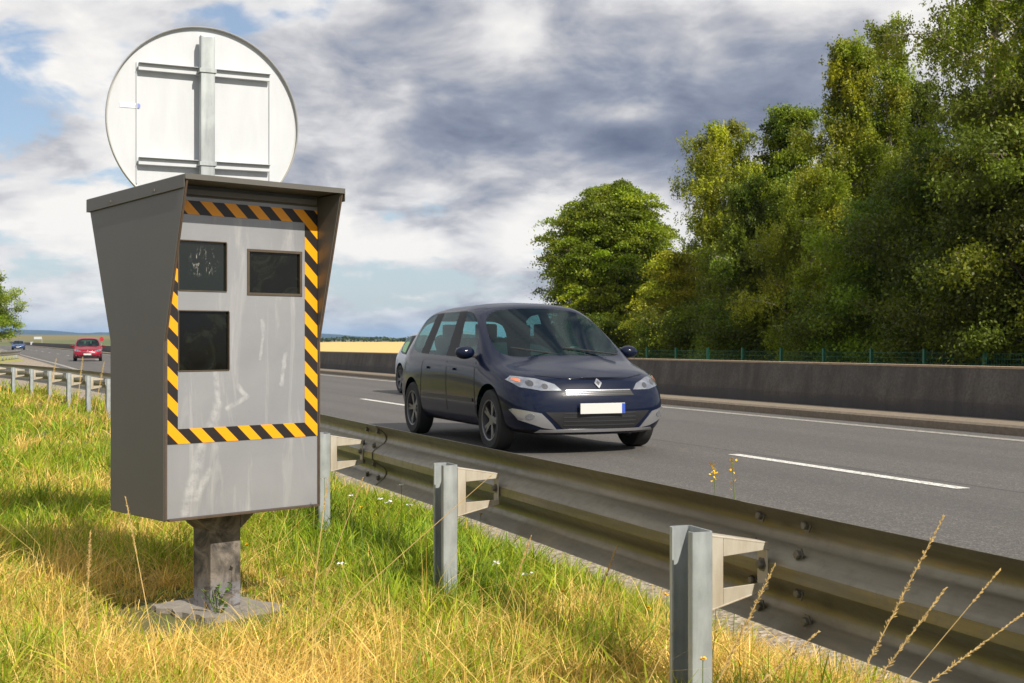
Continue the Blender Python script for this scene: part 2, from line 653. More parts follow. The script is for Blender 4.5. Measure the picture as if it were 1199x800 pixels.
M['rust'] = simple('rusty_edge', (.075, .048, .03), .75, nscale=30, namt=.5)
m, t, b = newmat('dark_window_glass')
oc = t.n('ShaderNodeTexCoord').outputs['Object']
c = t.mix(t.ramp(t.noise(oc, 7, 7, .7, 1.0), [(.5, 0), (.8, 1)]), (.006, .006, .005), (.03, .034, .02))
t.put(b.inputs['Base Color'], c)
t.put(b.inputs['Roughness'], t.ramp(t.noise(oc, 12, 5, .6), [(.4, .05), (.7, .2)]))
b.inputs['Specular IOR Level'].default_value = .3
M['box_glass'] = m
m, t, b = newmat('painted_reflection_glass')
oc = t.n('ShaderNodeTexCoord').outputs['Object']
x_, y_, z_ = t.sep(oc)
zone = t.m('MULTIPLY', t.m('MULTIPLY', t.step(z_, .91, .95), t.step(z_, 1.04, .98)), t.m('MULTIPLY', t.step(x_, .09, .13), t.step(x_, .23, .18)))
mp = t.n('ShaderNodeMapping'); t.put(mp.inputs[0], oc); mp.inputs['Scale'].default_value = (2.2, 1, 1)
refl_ = t.m('MULTIPLY', zone, t.ramp(t.noise(mp.outputs[0], 20, 6, .65, 2.2), [(.56, 0), (.66, 1)]))  # pale broken reflection, painted into the pane colour
t.put(b.inputs['Base Color'], t.mix(t.m('MULTIPLY', refl_, .75), (.010, .013, .011), (.42, .40, .38)))
t.put(b.inputs['Roughness'], t.m('ADD', t.m('MULTIPLY', refl_, .6), .08))
M['box_glass2'] = m
M['box_frame'] = simple('window_gasket', (.085, .065, .045), .6, .2, nscale=25, namt=.5)
m, t, b = newmat('peeling_post_paint')
oc = t.n('ShaderNodeTexCoord').outputs['Object']
x_, y_, z_ = t.sep(oc)
nz = t.noise(oc, 9, 9, .7, .8)
c = t.ramp(nz, [(.38, (.05, .045, .043)), (.50, (.14, .12, .105)), (.60, (.25, .215, .185)), (.72, (.10, .08, .07))])
low = t.m('MULTIPLY', t.step(z_, -.24, -.36), t.ramp(t.noise(oc, 16, 6, .7, .5), [(.46, 0), (.52, 1)]))
c = t.mix(low, c, (.24, .24, .27))
t.put(b.inputs['Base Color'], c); b.inputs['Roughness'].default_value = .6; b.inputs['Metallic'].default_value = .2
bn = t.n('ShaderNodeBump'); bn.inputs['Strength'].default_value = .4; bn.inputs['Distance'].default_value = .004
t.put(bn.inputs['Height'], nz); t.put(b.inputs['Normal'], bn.outputs[0])
M['box_post'] = m


def leafmat(name, trans=.35, rough=.5, tcol=(1.25, 1.35, .5)):
    m, t, b = newmat(name)
    at = t.n('ShaderNodeAttribute', attribute_name='tint')
    t.put(b.inputs['Base Color'], at.outputs['Color'])
    b.inputs['Roughness'].default_value = rough
    b.inputs['Specular IOR Level'].default_value = .35
    tr = t.n('ShaderNodeBsdfTranslucent')
    t.put(tr.inputs[0], t.mix(1.0, at.outputs['Color'], (*tcol, 1), 'MULTIPLY'))
    mx = t.n('ShaderNodeMixShader'); mx.inputs[0].default_value = trans
    m.node_tree.links.new(b.outputs[0], mx.inputs[1])
    m.node_tree.links.new(tr.outputs[0], mx.inputs[2])
    m.node_tree.links.new(mx.outputs[0], m.node_tree.nodes['Material Output'].inputs[0])
    return m


M['leaf'] = leafmat('leaves', .34)
M['grass'] = leafmat('grass_blades', .30, .55, (1.15, 1.15, .7))
M['bark'] = simple('brown_bark', (.10, .075, .055), .9, nscale=8, namt=.5, bump=.5, bscale=20)
m, t, b = newmat('birch_bark')
oc = t.n('ShaderNodeTexCoord').outputs['Object']
mp = t.n('ShaderNodeMapping'); t.put(mp.inputs[0], oc); mp.inputs['Scale'].default_value = (1.5, 1.5, 5)
c = t.mix(t.ramp(t.noise(mp.outputs[0], 2.5, 7, .7), [(.48, 0), (.58, 1)]), (.58, .50, .43), (.09, .07, .055))
t.put(b.inputs['Base Color'], c); b.inputs['Roughness'].default_value = .8
M['birch'] = m
M['hill'] = simple('forested_hill', (.018, .032, .03), .95)
M['fence'] = simple('green_fence_paint', (.012, .11, .07), .45)

# ------------------------------------------------------------------ ground sheet
ys = np.unique(np.concatenate([np.array([-400, -150, -60, -25, -12, -6, -3, -1]), np.arange(0, 14, .25), np.arange(14, 40, .8),
                               np.arange(40, 120, 4), np.geomspace(120, 12000, 34)]))
us = np.concatenate([-np.geomspace(9000, 16, 26), np.arange(-15, -6, .6), np.arange(-6, 7, .25), np.arange(7, 22, .5),
                     np.geomspace(22, 9000, 30)])
vs = []
for y in ys:
    for uu in us:
        # shear columns so that they follow the verge line close by
        x = uu - (min(max(y, 0), 700)) * ST / CT - off(min(max(y, 0), 700) / CT) / CT
        vs.append((x, y, ground_z(x, y)))
nx = len(us)
fs = [(j * nx + i, j * nx + i + 1, (j + 1) * nx + i + 1, (j + 1) * nx + i) for j in range(len(ys) - 1) for i in range(nx - 1)]
g = MB().add(vs, fs).build('ground', M['ground'], smooth=True)
tag(g, kind='structure')

ss = list(np.arange(-20, 60, 1.0)) + list(np.arange(60, 120, 4.0)) + list(np.geomspace(120, 900, 30))


def strip(name, D0, D1, z, mat, ss=ss, nd=2, kind='structure'):
    mb = MB()
    f0 = D0 if callable(D0) else (lambda s: D0)
    f1 = D1 if callable(D1) else (lambda s: D1)
    vs = [RP(s, f0(s) + (f1(s) - f0(s)) * k / (nd - 1), z) for s in ss for k in range(nd)]
    fs = [(i * nd + k, i * nd + k + 1, (i + 1) * nd + k + 1, (i + 1) * nd + k) for i in range(len(ss) - 1) for k in range(nd - 1)]
    mb.add(vs, fs)
    o = mb.build(name, mat)
    if kind: tag(o, kind=kind)
    return o


strip('road', 3.0, 11.9, 0, M['asphalt'])
strip('gravel_shoulder', lambda s: gravel_left(s) - .40, lambda s: 3.05, -.008, M['gravel'])
strip('edge_line', 11.26, 11.44, .004, M['paint_worn'])
strip('verge_edge_line', 3.35, 3.55, .004, M['paint_worn'])
# centre dashes
mb = MB()
k = 0
for i in range(-2, 30):
    s0 = 8.16 + 14.65 * i
    a = np.linspace(s0, s0 + 3.45, 4)
    off0 = len(mb.v)
    vs = [RP(s, d, .004) for s in a for d in (7.13, 7.27)]
    mb.add(vs, [(2 * q, 2 * q + 1, 2 * q + 3, 2 * q + 2) for q in range(3)])
tag(mb.build('lane_dashes', M['paint']), kind='structure')

# kerb (real step) and concrete barrier
sk = [s for s in ss if s < 700]


def sweep(prof, ss, name, mat, parent=None, smooth=False, Dfun=None, cap=True):
    """prof: closed list of (D offset, z above road)"""
    n = len(prof)
    mb = MB()
    vs = []
    for s in ss:
        d0 = Dfun(s) if Dfun else 0
        vs += [RP(s, d0 + d, z) for d, z in prof]
    fs = [(i * n + k, i * n + (k + 1) % n, (i + 1) * n + (k + 1) % n, (i + 1) * n + k) for i in range(len(ss) - 1) for k in range(n)]
    if cap:
        fs += [tuple(range(n)), tuple(range((len(ss) - 1) * n, len(ss) * n))[::-1]]
    mb.add(vs, fs)
    o = mb.build(name, mat, parent)
    if smooth: sm_angle(o.data)
    return o


o = sweep([(11.9, -.1), (11.9, .10), (11.93, .13), (12.66, .14), (12.66, -.1)], sk, 'kerb', M['kerb'])
tag(o, kind='structure')
br = empty('concrete_barrier', RP(20, 12.9, 0))
tag(br, 'long dark stained concrete barrier wall along the far edge of the road', 'barrier')
bi = Matrix.Translation(-Vector(br.location))
o = sweep([(12.60, .05), (12.60, .34), (12.70, .815), (12.96, .815), (13.06, .3), (13.06, -.4), (12.6, -.4)], sk, 'wall', M['barrier'], br)
o.data.transform(bi)
o = sweep([(12.695, .8155), (12.695, .845), (12.965, .845), (12.965, .8155)], sk, 'coping', M['lichen'], br)
o.data.transform(bi)

# wheat field and far things
def sheet(name, poly, mat, dz, ny=24, nxn=24):
    (x0a, x1a, y0), (x0b, x1b, y1) = poly
    mb = MB(); vs = []
    for j in range(ny + 1):
        tt = (j / ny) ** 2
        y = y0 + (y1 - y0) * tt
        xa = x0a + (x0b - x0a) * tt; xb = x1a + (x1b - x1a) * tt
        for i in range(nxn + 1):
            x = xa + (xb - xa) * i / nxn
            vs.append((x, y, ground_z(x, y) + dz))
    mb.add(vs, [(j * (nxn + 1) + i, j * (nxn + 1) + i + 1, (j + 1) * (nxn + 1) + i + 1, (j + 1) * (nxn + 1) + i) for j in range(ny) for i in range(nxn)])
    o = mb.build(name, mat); tag(o, kind='structure'); return o


sheet('wheat_field', ((-14, 10, 84), (-150, 900, 1000)), M['wheat'], .10)

# blue hills
rnd = random.Random(4)
hv, hf = [], []
hx = np.linspace(-5200, 3600, 150)
def hill_h(x):
    a = x / 7500
    px = 599.5 + a * 1500
    top = 6.0
    prof = [(-600, 14), (-200, 16), (0, 13), (20, 11.5), (60, 10.5), (85, 8.2), (100, 7.0), (120, 8.3), (200, 7), (330, 8.2), (392, 6.2), (425, 3.0), (470, 1.0), (2000, 1)]
    for (a0, b0), (a1, b1) in zip(prof, prof[1:]):
        if a0 <= px <= a1:
            top = b0 + (b1 - b0) * (px - a0) / (a1 - a0)
    return (top + .5 * noise.noise((x * .01, 0, 0)) + .25 * noise.noise((x * .04, 3, 0))) * 5.0 + 4.0
for x in hx:
    h = hill_h(x)
    for (dy, k) in ((-900, -.05), (-450, .6), (0, 1), (600, .5), (1200, -.05)):
        hv.append((x * (1 + dy / 7500), 7500 + dy, h * k))
for i in range(len(hx) - 1):
    for q in range(4):
        hf.append((i * 5 + q, (i + 1) * 5 + q, (i + 1) * 5 + q + 1, i * 5 + q + 1))
tag(MB().add(hv, hf).build('hills', M['hill'], smooth=True), kind='structure')


# haze: one closed box of even, thin air round the whole place
hm = bpy.data.materials.new('haze'); hm.use_nodes = True
ht = NT(hm.node_tree)
for n_ in list(hm.node_tree.nodes): hm.node_tree.nodes.remove(n_)
pv = ht.n('ShaderNodeVolumePrincipled')
pv.inputs['Color'].default_value = (.34, .60, 1, 1)
pv.inputs['Density'].default_value = .000065
pv.inputs['Anisotropy'].default_value = 0
hm.node_tree.links.new(pv.outputs[0], ht.n('ShaderNodeOutputMaterial').inputs['Volume'])
tag(MB().box((0, 5000, 48), (26000, 17000, 104)).build('haze', hm), kind='stuff')

# ------------------------------------------------------------------ foliage generator
def leaf_quads(rng, C, size, tint, droop=0.0, aspect=.62):
    n = len(C)
    a = rng.normal(size=(n, 3)); a[:, 2] = a[:, 2] * (1 - droop * .3) - droop * 1.2
    a /= np.linalg.norm(a, axis=1)[:, None]
    b = rng.normal(size=(n, 3))
    b[:, 2] *= .6
    b -= (b * a).sum(1)[:, None] * a
    b /= np.linalg.norm(b, axis=1)[:, None] + 1e-9
    s = size * rng.uniform(.6, 1.35, n)[:, None]
    A = a * s * .5; B = b * s * .5 * aspect
    V = np.stack([C - A, C + B - A * .1, C + A, C - B - A * .1], 1).reshape(-1, 3)
    Q = np.arange(4 * n).reshape(n, 4)
    T = np.repeat(tint, 4, 0)
    return V, Q, T


def make_tree(name, x, y, H, kind, seed, label, group=None, rad=None, base=.18, n_limb=26, per=900, leaf=.13,
              green=(.07, .10, .018), lean=0.0, zb=None, shape='round', size=1.0, cat='tree'):
    rng = np.random.default_rng(seed)
    rad = rad or H * .28
    zg = (ground_z(x, y) if zb is None else zb) - .1
    root = empty(name, (x, y, zg)); tag(root, label, cat, group)
    tr = MB()
    # trunk
    nseg = 10
    ph = rng.uniform(0, 6.28)
    def trunk(t):
        return Vector((lean * t * t * H + .10 * math.sin(2.3 * t + ph) * t * H * .18, .08 * math.cos(3 * t + ph) * t * H * .15, t * H * .97))
    r0 = (H * .018 + .03) * (1.25 if kind == 'birch' else 1)
    pts = [trunk(i / nseg) for i in range(nseg + 1)]
    tr.tube(pts, [r0 * (1 - .93 * (i / nseg) ** .8) for i in range(nseg + 1)], 8)
    def env(t):                       # crown radius as a function of height fraction
        q = (t - base) / (1 - base)
        if q <= 0: return .25
        if shape == 'round': return math.sin(math.pi * min(1, q * .84 + .13)) ** .75
        if shape == 'tall': return (math.sin(math.pi * min(1, q * .80 + .18)) ** .9) * (1 - .35 * q)
        if shape == 'dome': return (1 - max(0, q - .35) ** 2 / .4225) ** .6 * min(1, .55 + q)
        if shape == 'rag': return max(.26, (1 - q ** 2.1)) * (.85 + .3 * math.sin(q * 17 + ph)) * min(1, .6 + q * 1.5)
        if shape == 'cone': return (1 - q) ** .75 * min(1, q * 6 + .35)
        return 1 - .4 * q
    C_all, T_all = [], []
    g0 = np.array(green) * np.array([1.75, 1.72, .9])
    for i in range(n_limb):
        t = base + (1 - base) * ((i + rng.uniform(0, 1)) / n_limb) ** .9 * .98
        az = i * 2.4 + rng.uniform(-.5, .5)
        L = rad * env(t) * (rng.uniform(.80, 1.12) if kind == 'layer' else rng.uniform(.45, 1.25))
        L = max(L, .75)
        p0 = trunk(max(0.05, t - .10 * (1 - t)))
        rise = rng.uniform(.12, .40) * L + (.15 * H * (1 - t) * .5 if kind == 'birch' else 0)
        dirh = Vector((math.cos(az), math.sin(az), 0))
        p3 = p0 + dirh * L + Vector((0, 0, rise))
        mid = p0.lerp(p3, .5) + Vector((0, 0, L * .12))
        lp = [p0, p0.lerp(mid, .6), mid, mid.lerp(p3, .5), p3]
        rl = max(.010, r0 * (.24 if kind == 'birch' else .36) * (1 - t) + .012)
        tr.tube(lp, [rl, rl * .8, rl * .6, rl * .4, rl * .15], 5, False)
        sz_ = size * (.60 + .40 * min(1, env(t)))
        nb = max(4, int(3 + L * 2.6))
        limb_tint = g0 * rng.uniform(.72, 1.28) * np.array([rng.uniform(.86, 1.08), 1, rng.uniform(.7, 1.2)])
        for j in range(nb):
            q = .22 + .80 * (j + rng.uniform(0, 1)) / nb
            c0 = p0.lerp(mid, q * 2) if q < .5 else mid.lerp(p3, min(1.05, (q - .5) * 2))
            side = Vector((-dirh.y, dirh.x, 0)) * rng.normal() * .34 * L * (1 - .5 * q) + Vector((0, 0, rng.normal() * .14 * L))
            c1 = c0 + side + dirh * rng.uniform(-.1, .3) * .4
            tr.tube([c0, c0.lerp(c1, .5) + Vector((0, 0, .04)), c1], [rl * .3, rl * .2, .004], 3, False)
            m_ = max(30, int(2.3 * per / nb * rng.uniform(.5, 1.5) * (.4 + .8 * env(t))))
            tint = limb_tint * rng.uniform(.6, 1.45)
            if kind == 'birch':
                # hanging strands
                ns = max(2, int(m_ / 16))
                k = rng.uniform(0, 1, (ns, 1))
                a0 = np.array(c0)[None] + (np.array(c1) - np.array(c0))[None] * k + rng.normal(size=(ns, 3)) * np.array([.30, .30, .22]) * sz_
                ln = rng.uniform(.2, .9, (ns, 1)) * sz_
                tt = rng.uniform(0, 1, (ns, 16))
                P_ = np.repeat(a0[:, None], 16, 1)
                P_[:, :, 2] -= tt * ln
                P_ += rng.normal(size=P_.shape) * .055
                P_ = P_.reshape(-1, 3)
            elif kind == 'layer':
                # flat sprays at the branch ends
                P_ = rng.normal(size=(m_, 3)) * np.array([.34, .34, .085]) * size
                P_[:, 2] -= .5 * (P_[:, 0] ** 2 + P_[:, 1] ** 2)
                P_ += np.array(c1)
            else:
                P_ = rng.normal(size=(m_, 3)) * np.array([.33, .33, .20]) * sz_ + np.array(c1)
            C_all.append(P_)
            T_all.append(np.repeat((tint)[None], len(P_), 0) * rng.uniform(.75, 1.25, (len(P_), 1)))
    C = np.concatenate(C_all); T = np.concatenate(T_all)
    C[:, 2] = np.maximum(C[:, 2], .12)
    V, Q, TT = leaf_quads(rng, C, leaf * .84, T, .8 if kind == 'birch' else .25)
    tr.build('trunk', M['birch' if kind == 'birch' else 'bark'], root, smooth=False)
    link('crown', np_mesh('crown', V, Q, TT), M['leaf'], root)
    return root


def at_px(px, D):
    """ground position on the line of sight through photo column px, at lateral distance D from the rail line"""
    a = (px - 599.5) / 1500
    y = D / (CT * a + ST)
    return a * y, y


GT = 'trees in the belt beyond the green fence'
trees = [
 # px, D, H, kind, shape, rad, base, limbs, per, leaf, green, label
 (716, 33, 10.9, 'layer', 'round', 3.95, .02, 130, 1100, .165, (.125, .15, .018), 'broad rounded light green tree at the left end of the tree belt, beside open sky'),
 (842, 34, 13.2, 'birch', 'dome', 3.0, .10, 44, 1150, .125, (.15, .165, .02), 'yellow green birch with a domed top just right of the rounded tree'),
 (922, 36, 13.4, 'broad', 'rag', 3.8, .05, 60, 1100, .15, (.09, .115, .018), 'darker ragged tree between the domed birch and the tall twin topped birch'),
 (1000, 33, 14.6, 'birch', 'rag', 3.4, .08, 60, 1250, .125, (.14, .15, .02), 'tall twin topped birch with pale limbs near the middle of the tree belt'),
 (1036, 35, 15.6, 'birch', 'rag', 2.2, .25, 40, 900, .12, (.12, .135, .02), 'slender high birch close behind the right shoulder of the twin topped birch'),
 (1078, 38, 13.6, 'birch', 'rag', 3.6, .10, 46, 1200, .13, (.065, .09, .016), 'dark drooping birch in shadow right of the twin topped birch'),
 (1158, 30, 17.2, 'birch', 'rag', 4.1, .30, 60, 800, .12, (.13, .145, .02), 'tallest weeping birch with white trunk and drooping twigs at the right of the belt'),
 (1240, 28, 13.5, 'broad', 'rag', 3.8, .03, 54, 1300, .14, (.062, .075, .014), 'dense green tree at the far right edge of the tree belt'),
 (1300, 36, 17.5, 'birch', 'rag', 3.9, .10, 44, 1100, .14, (.11, .13, .02), 'high birch standing beyond the right edge of the picture'),
 (790, 30, 5.9, 'layer', 'cone', 2.9, .0, 50, 1000, .12, (.17, .165, .018), 'low yellowish layered tree between the rounded tree and the domed birch, above the fence'),
 (872, 30.5, 8.9, 'birch', 'rag', 2.6, .0, 40, 1000, .12, (.08, .10, .016), 'slim dark bush like tree below the domed birch'),
 (950, 30, 8.6, 'birch', 'dome', 2.8, .0, 42, 1100, .115, (.14, .15, .02), 'small leafy birch in front of the darker ragged tree'),
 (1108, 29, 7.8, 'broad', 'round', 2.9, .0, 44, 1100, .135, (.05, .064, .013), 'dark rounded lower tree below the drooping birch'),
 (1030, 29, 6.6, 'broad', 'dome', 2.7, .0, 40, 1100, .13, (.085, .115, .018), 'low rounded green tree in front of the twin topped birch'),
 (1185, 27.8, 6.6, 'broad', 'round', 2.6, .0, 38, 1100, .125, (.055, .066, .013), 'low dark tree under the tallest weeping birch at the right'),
]
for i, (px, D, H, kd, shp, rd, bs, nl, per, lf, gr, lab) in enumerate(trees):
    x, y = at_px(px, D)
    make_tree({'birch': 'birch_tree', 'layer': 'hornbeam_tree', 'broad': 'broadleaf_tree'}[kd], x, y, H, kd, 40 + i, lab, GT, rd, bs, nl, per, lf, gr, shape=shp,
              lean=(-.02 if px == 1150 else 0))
# back row closing the belt
bk = None
backs = ['leftmost', 'second from the left', 'third from the left', 'fourth from the left', 'fifth from the left', 'rightmost']
for i, px in enumerate((900, 962, 1030, 1095, 1165, 1250)):
    x, y = at_px(px, 46 + (i % 2) * 3)
    lab = 'dark tree in the back row of the belt, ' + backs[i] + ' of its row'
    if bk is None:
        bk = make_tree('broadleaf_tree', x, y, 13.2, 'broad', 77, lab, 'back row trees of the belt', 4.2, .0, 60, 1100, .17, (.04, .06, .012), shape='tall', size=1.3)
    else:
        c = copy_tree(bk)
        c.location = (x, y, ground_z(x, y) - .1)
        c.rotation_euler = (0, 0, i * 1.3)
        c.scale = (1, 1, [1, .96, 1.04, .98, 1.12, 1.15][i])
        tag(c, lab)
# shrubs along the fence
sh = None
shl = ['by the foot of the rounded tree', 'under the yellowish layered tree', 'under the domed birch', 'under the slim dark tree', 'left of the twin topped birch', 'under the twin topped birch',
       'right of the twin topped birch', 'under the drooping birch', 'left of the tallest weeping birch', 'at the foot of the tallest weeping birch', 'at the right edge of the picture', 'just outside the right edge']
for i, px in enumerate((700, 775, 822, 856, 890, 930, 968, 1010, 1055, 1105, 1160, 1215)):
    x, y = at_px(px, 28.2 + (i % 3) * .9)
    lab = 'low leafy shrub growing behind the green fence, ' + shl[i]
    if sh is None:
        sh = make_tree('shrub', x, y, 2.6, 'broad', 88, lab, 'shrubs behind the green fence', 1.9, .0, 22, 700, .10, (.075, .095, .014), shape='round', size=.8, cat='shrub')
    else:
        c = copy_tree(sh)
        c.location = (x, y, ground_z(x, y) - .1)
        c.rotation_euler = (0, 0, i * 1.9)
        q = [1, .9, 1.2, .95, 1.25, 1.1, .9, 1.3, 1, 1.15, 1.3, 1.2][i]
        c.scale = (q, q, q)
        tag(c, lab)
# roadside tree on the far left
make_tree('broadleaf_tree', -49.6, 118, 8.9, 'broad', 501, 'bushy bright green tree at the left edge beside the far guardrail', None, 3.6, .02, 46, 1000, .2,
          (.12, .155, .03), shape='round')
# hedgerow a kilometre away
rng = np.random.default_rng(12)
n = 9000
hx_ = rng.uniform(-330, 900, n)
hh = np.array([3.6 + 2.6 * noise.noise((a * .012, 1, 0)) + 1.6 * noise.noise((a * .05, 7, 0)) for a in hx_])
C = np.stack([hx_, 1005 + rng.uniform(0, 14, n), -.2 + np.maximum(1.6, hh) * rng.uniform(0, 1, n) ** .7], 1)
V, Q, T = leaf_quads(rng, C, 2.4, np.array([.055, .085, .025])[None] * rng.uniform(.7, 1.3, (n, 1)), 0, .8)
tag(link('distant_hedgerow', np_mesh('distant_hedgerow', V, Q, T), M['leaf']), 'long low green hedgerow closing the wheat field near the horizon', 'hedgerow', kind='stuff')

# ------------------------------------------------------------------ green mesh fence
fe = empty('mesh_fence', RP(40, 25.7, 0)); tag(fe, 'low green wire mesh fence on green posts in front of the trees', 'fence')
fi = Matrix.Translation(-Vector(fe.location))
mbw = MB()
fs_ = [20.8 + 2.5 * i for i in range(21)]
def fz(s):
    x, y = XY(s, 25.7); return ground_z(x, y)
for s in fs_:
    x, y = XY(s, 25.7); z = fz(s)
    o = MB().box((x, y, z + .62), (.085, .085, 1.24), Matrix.Rotation(TH, 3, 'Z')).build('post', M['fence'], fe, bevel=.006)
    o.data.transform(fi)
for a, b_ in zip(fs_, fs_[1:]):
    for k in range(8):
        zz = .06 + k * .152
        p = [Vector((*XY(s, 25.7), fz(s) + zz)) for s in (a, b_)]
        mbw.tube(p, .005, 3)
    for k in range(24):
        s = a + (b_ - a) * (k + .5) / 24
        x, y = XY(s, 25.7)
        mbw.tube([(x, y, fz(s) + .05), (x, y, fz(s) + 1.14)], .004, 3)
o = mbw.build('wire_mesh', M['fence'], fe); o.data.transform(fi)

# ------------------------------------------------------------------ guardrails
def beam_profile():
    pts = [(.018, .155), (.026, .148), (.066, .118), (.078, .100), (.078, .080), (.066, .062), (.012, .030), (.0, .016),
           (.0, -.016), (.012, -.030), (.066, -.062), (.078, -.080), (.078, -.100), (.066, -.118), (.026, -.148), (.018, -.155)]
    th = .004
    return pts + [(a + th, z) for a, z in reversed(pts)]


def cpost():
    """open C section, opening towards the verge; local x = across the road, y = along it, z up"""
    th = .005; W_, D_, lip = .066, .130, .024
    r = .012
    c = []
    out = [(-W_ + r * .3, -D_ / 2 + lip), (-W_, -D_ / 2 + lip - .003), (-W_, -D_ / 2 + r), (-W_ + r * .3, -D_ / 2 + r * .3), (-W_ + r, -D_ / 2),
           (-r, -D_ / 2), (-r * .3, -D_ / 2 + r * .3), (0, -D_ / 2 + r), (0, D_ / 2 - r), (-r * .3, D_ / 2 - r * .3), (-r, D_ / 2),
           (-W_ + r, D_ / 2), (-W_ + r * .3, D_ / 2 - r * .3), (-W_, D_ / 2 - r), (-W_, D_ / 2 - lip)]
    inn = []
    for i, p in enumerate(out):
        a = Vector(out[max(i - 1, 0)]); b = Vector(out[min(i + 1, len(out) - 1)])
        d = (b - a).normalized(); nrm = Vector((-d.y, d.x))
        inn.append((p[0] + nrm.x * th, p[1] + nrm.y * th))
    return out + inn[::-1]


def post_mesh():
    mb = MB()
    mb.prism(cpost(), lambda p, q, t: Vector((p, q, t)), -.75, 0)
    return mb


def spacer_mesh():
    """hollow tapering bracket: x from the post (0) to the rail (.195); z 0 = post top"""
    mb = MB(); th = .005
    L = .197
    # near side frame with opening (four bars, tapering arms)
    y0 = -.052
    def Y_(x): return y0 + .030 * x / L
    def plate(poly):
        mb.prism(poly, lambda p, q, t: Vector((p, Y_(p) + t, q)), 0, th)
    plate([(.002, -.012), (.040, -.018), (.040, -.205), (.002, -.212)])
    plate([(.0405, -.018), (L, -.046), (L, -.066), (.0405, -.072)])
    plate([(.0405, -.156), (L, -.154), (L, -.174), (.0405, -.205)])
    # top and bottom flanges
    for za, zb in ((-.012, -.046), (-.212, -.174)):
        vs = []
        for x, z in ((.002, za), (L, zb)):
            yy = .052 - .030 * x / L
            for dz in (0, -th if za > -.1 else th):
                vs += [(x, Y_(x) - .001, z + dz), (x, yy, z + dz)]
        mb.add(vs, [(0, 1, 3, 2), (4, 6, 7, 5), (0, 4, 5, 1), (2, 3, 7, 6), (0, 2, 6, 4), (1, 5, 7, 3)])
    # plates against post and rail
    mb.box((.0045, 0, -.112), (.005, .10, .19))
    mb.box((L - .003, .003, -.110), (.005, .048, .112))
    return mb


pm = post_mesh(); spm = spacer_mesh()


def bolt_at(mb, p, axis, r=.016, h=.016):
    q = Vector(axis).to_track_quat('Z', 'Y').to_matrix().to_4x4()
    Mx = Matrix.Translation(p) @ q
    mb.lathe([(0, h), (r * .8, h), (r, h * .7), (r, 0), (r * 1.6, 0), (r * 1.6, -.004), (0, -.004)], Mx, 6)


def guardrail(label, Dfun, s_posts, s0, s1, splices, spl_first=None, group='guardrails along the verge'):
    base = RP(s_posts[0], Dfun(s_posts[0]), 0)
    root = empty('guardrail', base); tag(root, label, 'guardrail', group)
    inv = Matrix.Translation(-base)
    CZ = .556
    segs = [s0] + [s for s in splices if s0 < s < s1] + [s1]
    for i, (a, b_) in enumerate(zip(segs, segs[1:])):
        sl_ = list(np.linspace(a - (.16 if i else 0), b_ + .16, max(3, int((b_ - a) / 1.0))))
        if i == len(segs) - 2: sl_[-1] = b_
        lift = .0045 * (i % 2)
        pr = [(d + .2 - lift, z * 1.06 + CZ) for d, z in beam_profile()]
        o = sweep(pr, sl_, 'rail_beam', M['rail'], root, True, Dfun)
        o.data.transform(inv)
    first = None
    for k, s in enumerate(s_posts):
        ax = Vector(RP(s + .2, Dfun(s + .2), 0)) - Vector(RP(s - .2, Dfun(s - .2), 0))
        rz = math.atan2(ax.y, ax.x) - math.pi / 2
        p = RP(s, Dfun(s), .675)
        if first is None:
            po = pm.build('post', M['galv'], root); sm_angle(po.data, 25)
            sp = spm.build('spacer_bracket', M['spacer'], po, bevel=.0012, seg=1)
            for bp in ((.190, .003, -.110), (-.004, 0, -.075)):
                mb = MB(); bolt_at(mb, bp, (-1, 0, 0), .013, .014)
                mb.build('bolt', M['bolt'], po)
            first = po
        else:
            po = copy_tree(first, root)
        po.location = p - base
        po.rotation_euler = (0, 0, rz)
    for s in splices:
        if not (s0 < s < s1): continue
        ax = Vector(RP(s + .2, Dfun(s + .2), 0)) - Vector(RP(s - .2, Dfun(s - .2), 0)); ax.normalize()
        nr = Vector((-ax.y, ax.x, 0)); nr = nr if nr.dot(Vector((-CT, -ST, 0))) > 0 else -nr
        if s > 15: continue
        for ds in (-.11, .11):
            for z, d in ((.128, .262), (.052, .238), (-.052, .238), (-.128, .262)):
                mb = MB(); bolt_at(mb, RP(s + ds, Dfun(s) + d - .012, CZ + z) - base, nr, .0125, .012)
                mb.build('splice_bolt', M['bolt'], root)
    return root


posts = [1.0 + 1.99 * i for i in range(-2, 21)]
guardrail('long weathered steel crash rail running past the speed camera on grey posts', rail_post_D, posts, -4.5, 40.5, [2.98 + 3.96 * i for i in range(-1, 10)])
def D2(s): return 2.15 - .0030 * max(0, 112 - s) ** 2
guardrail('short distant crash rail beside the green tree at the left edge of the road', D2, [88 + 2 * i for i in range(12)], 86.5, 111.5, [94, 102])

# ------------------------------------------------------------------ speed camera cabinet
CAMZ = 1.2
fA = Vector((-1.286, 4.77, 0))
uu = Vector((.7311539, .68221256, 0))           # along the face, left to right
nn = Vector((.68221256, -.7311539, 0))          # out of the face
rzc = math.atan2(uu.y, uu.x)
BW = .674
bz = CAMZ - .677
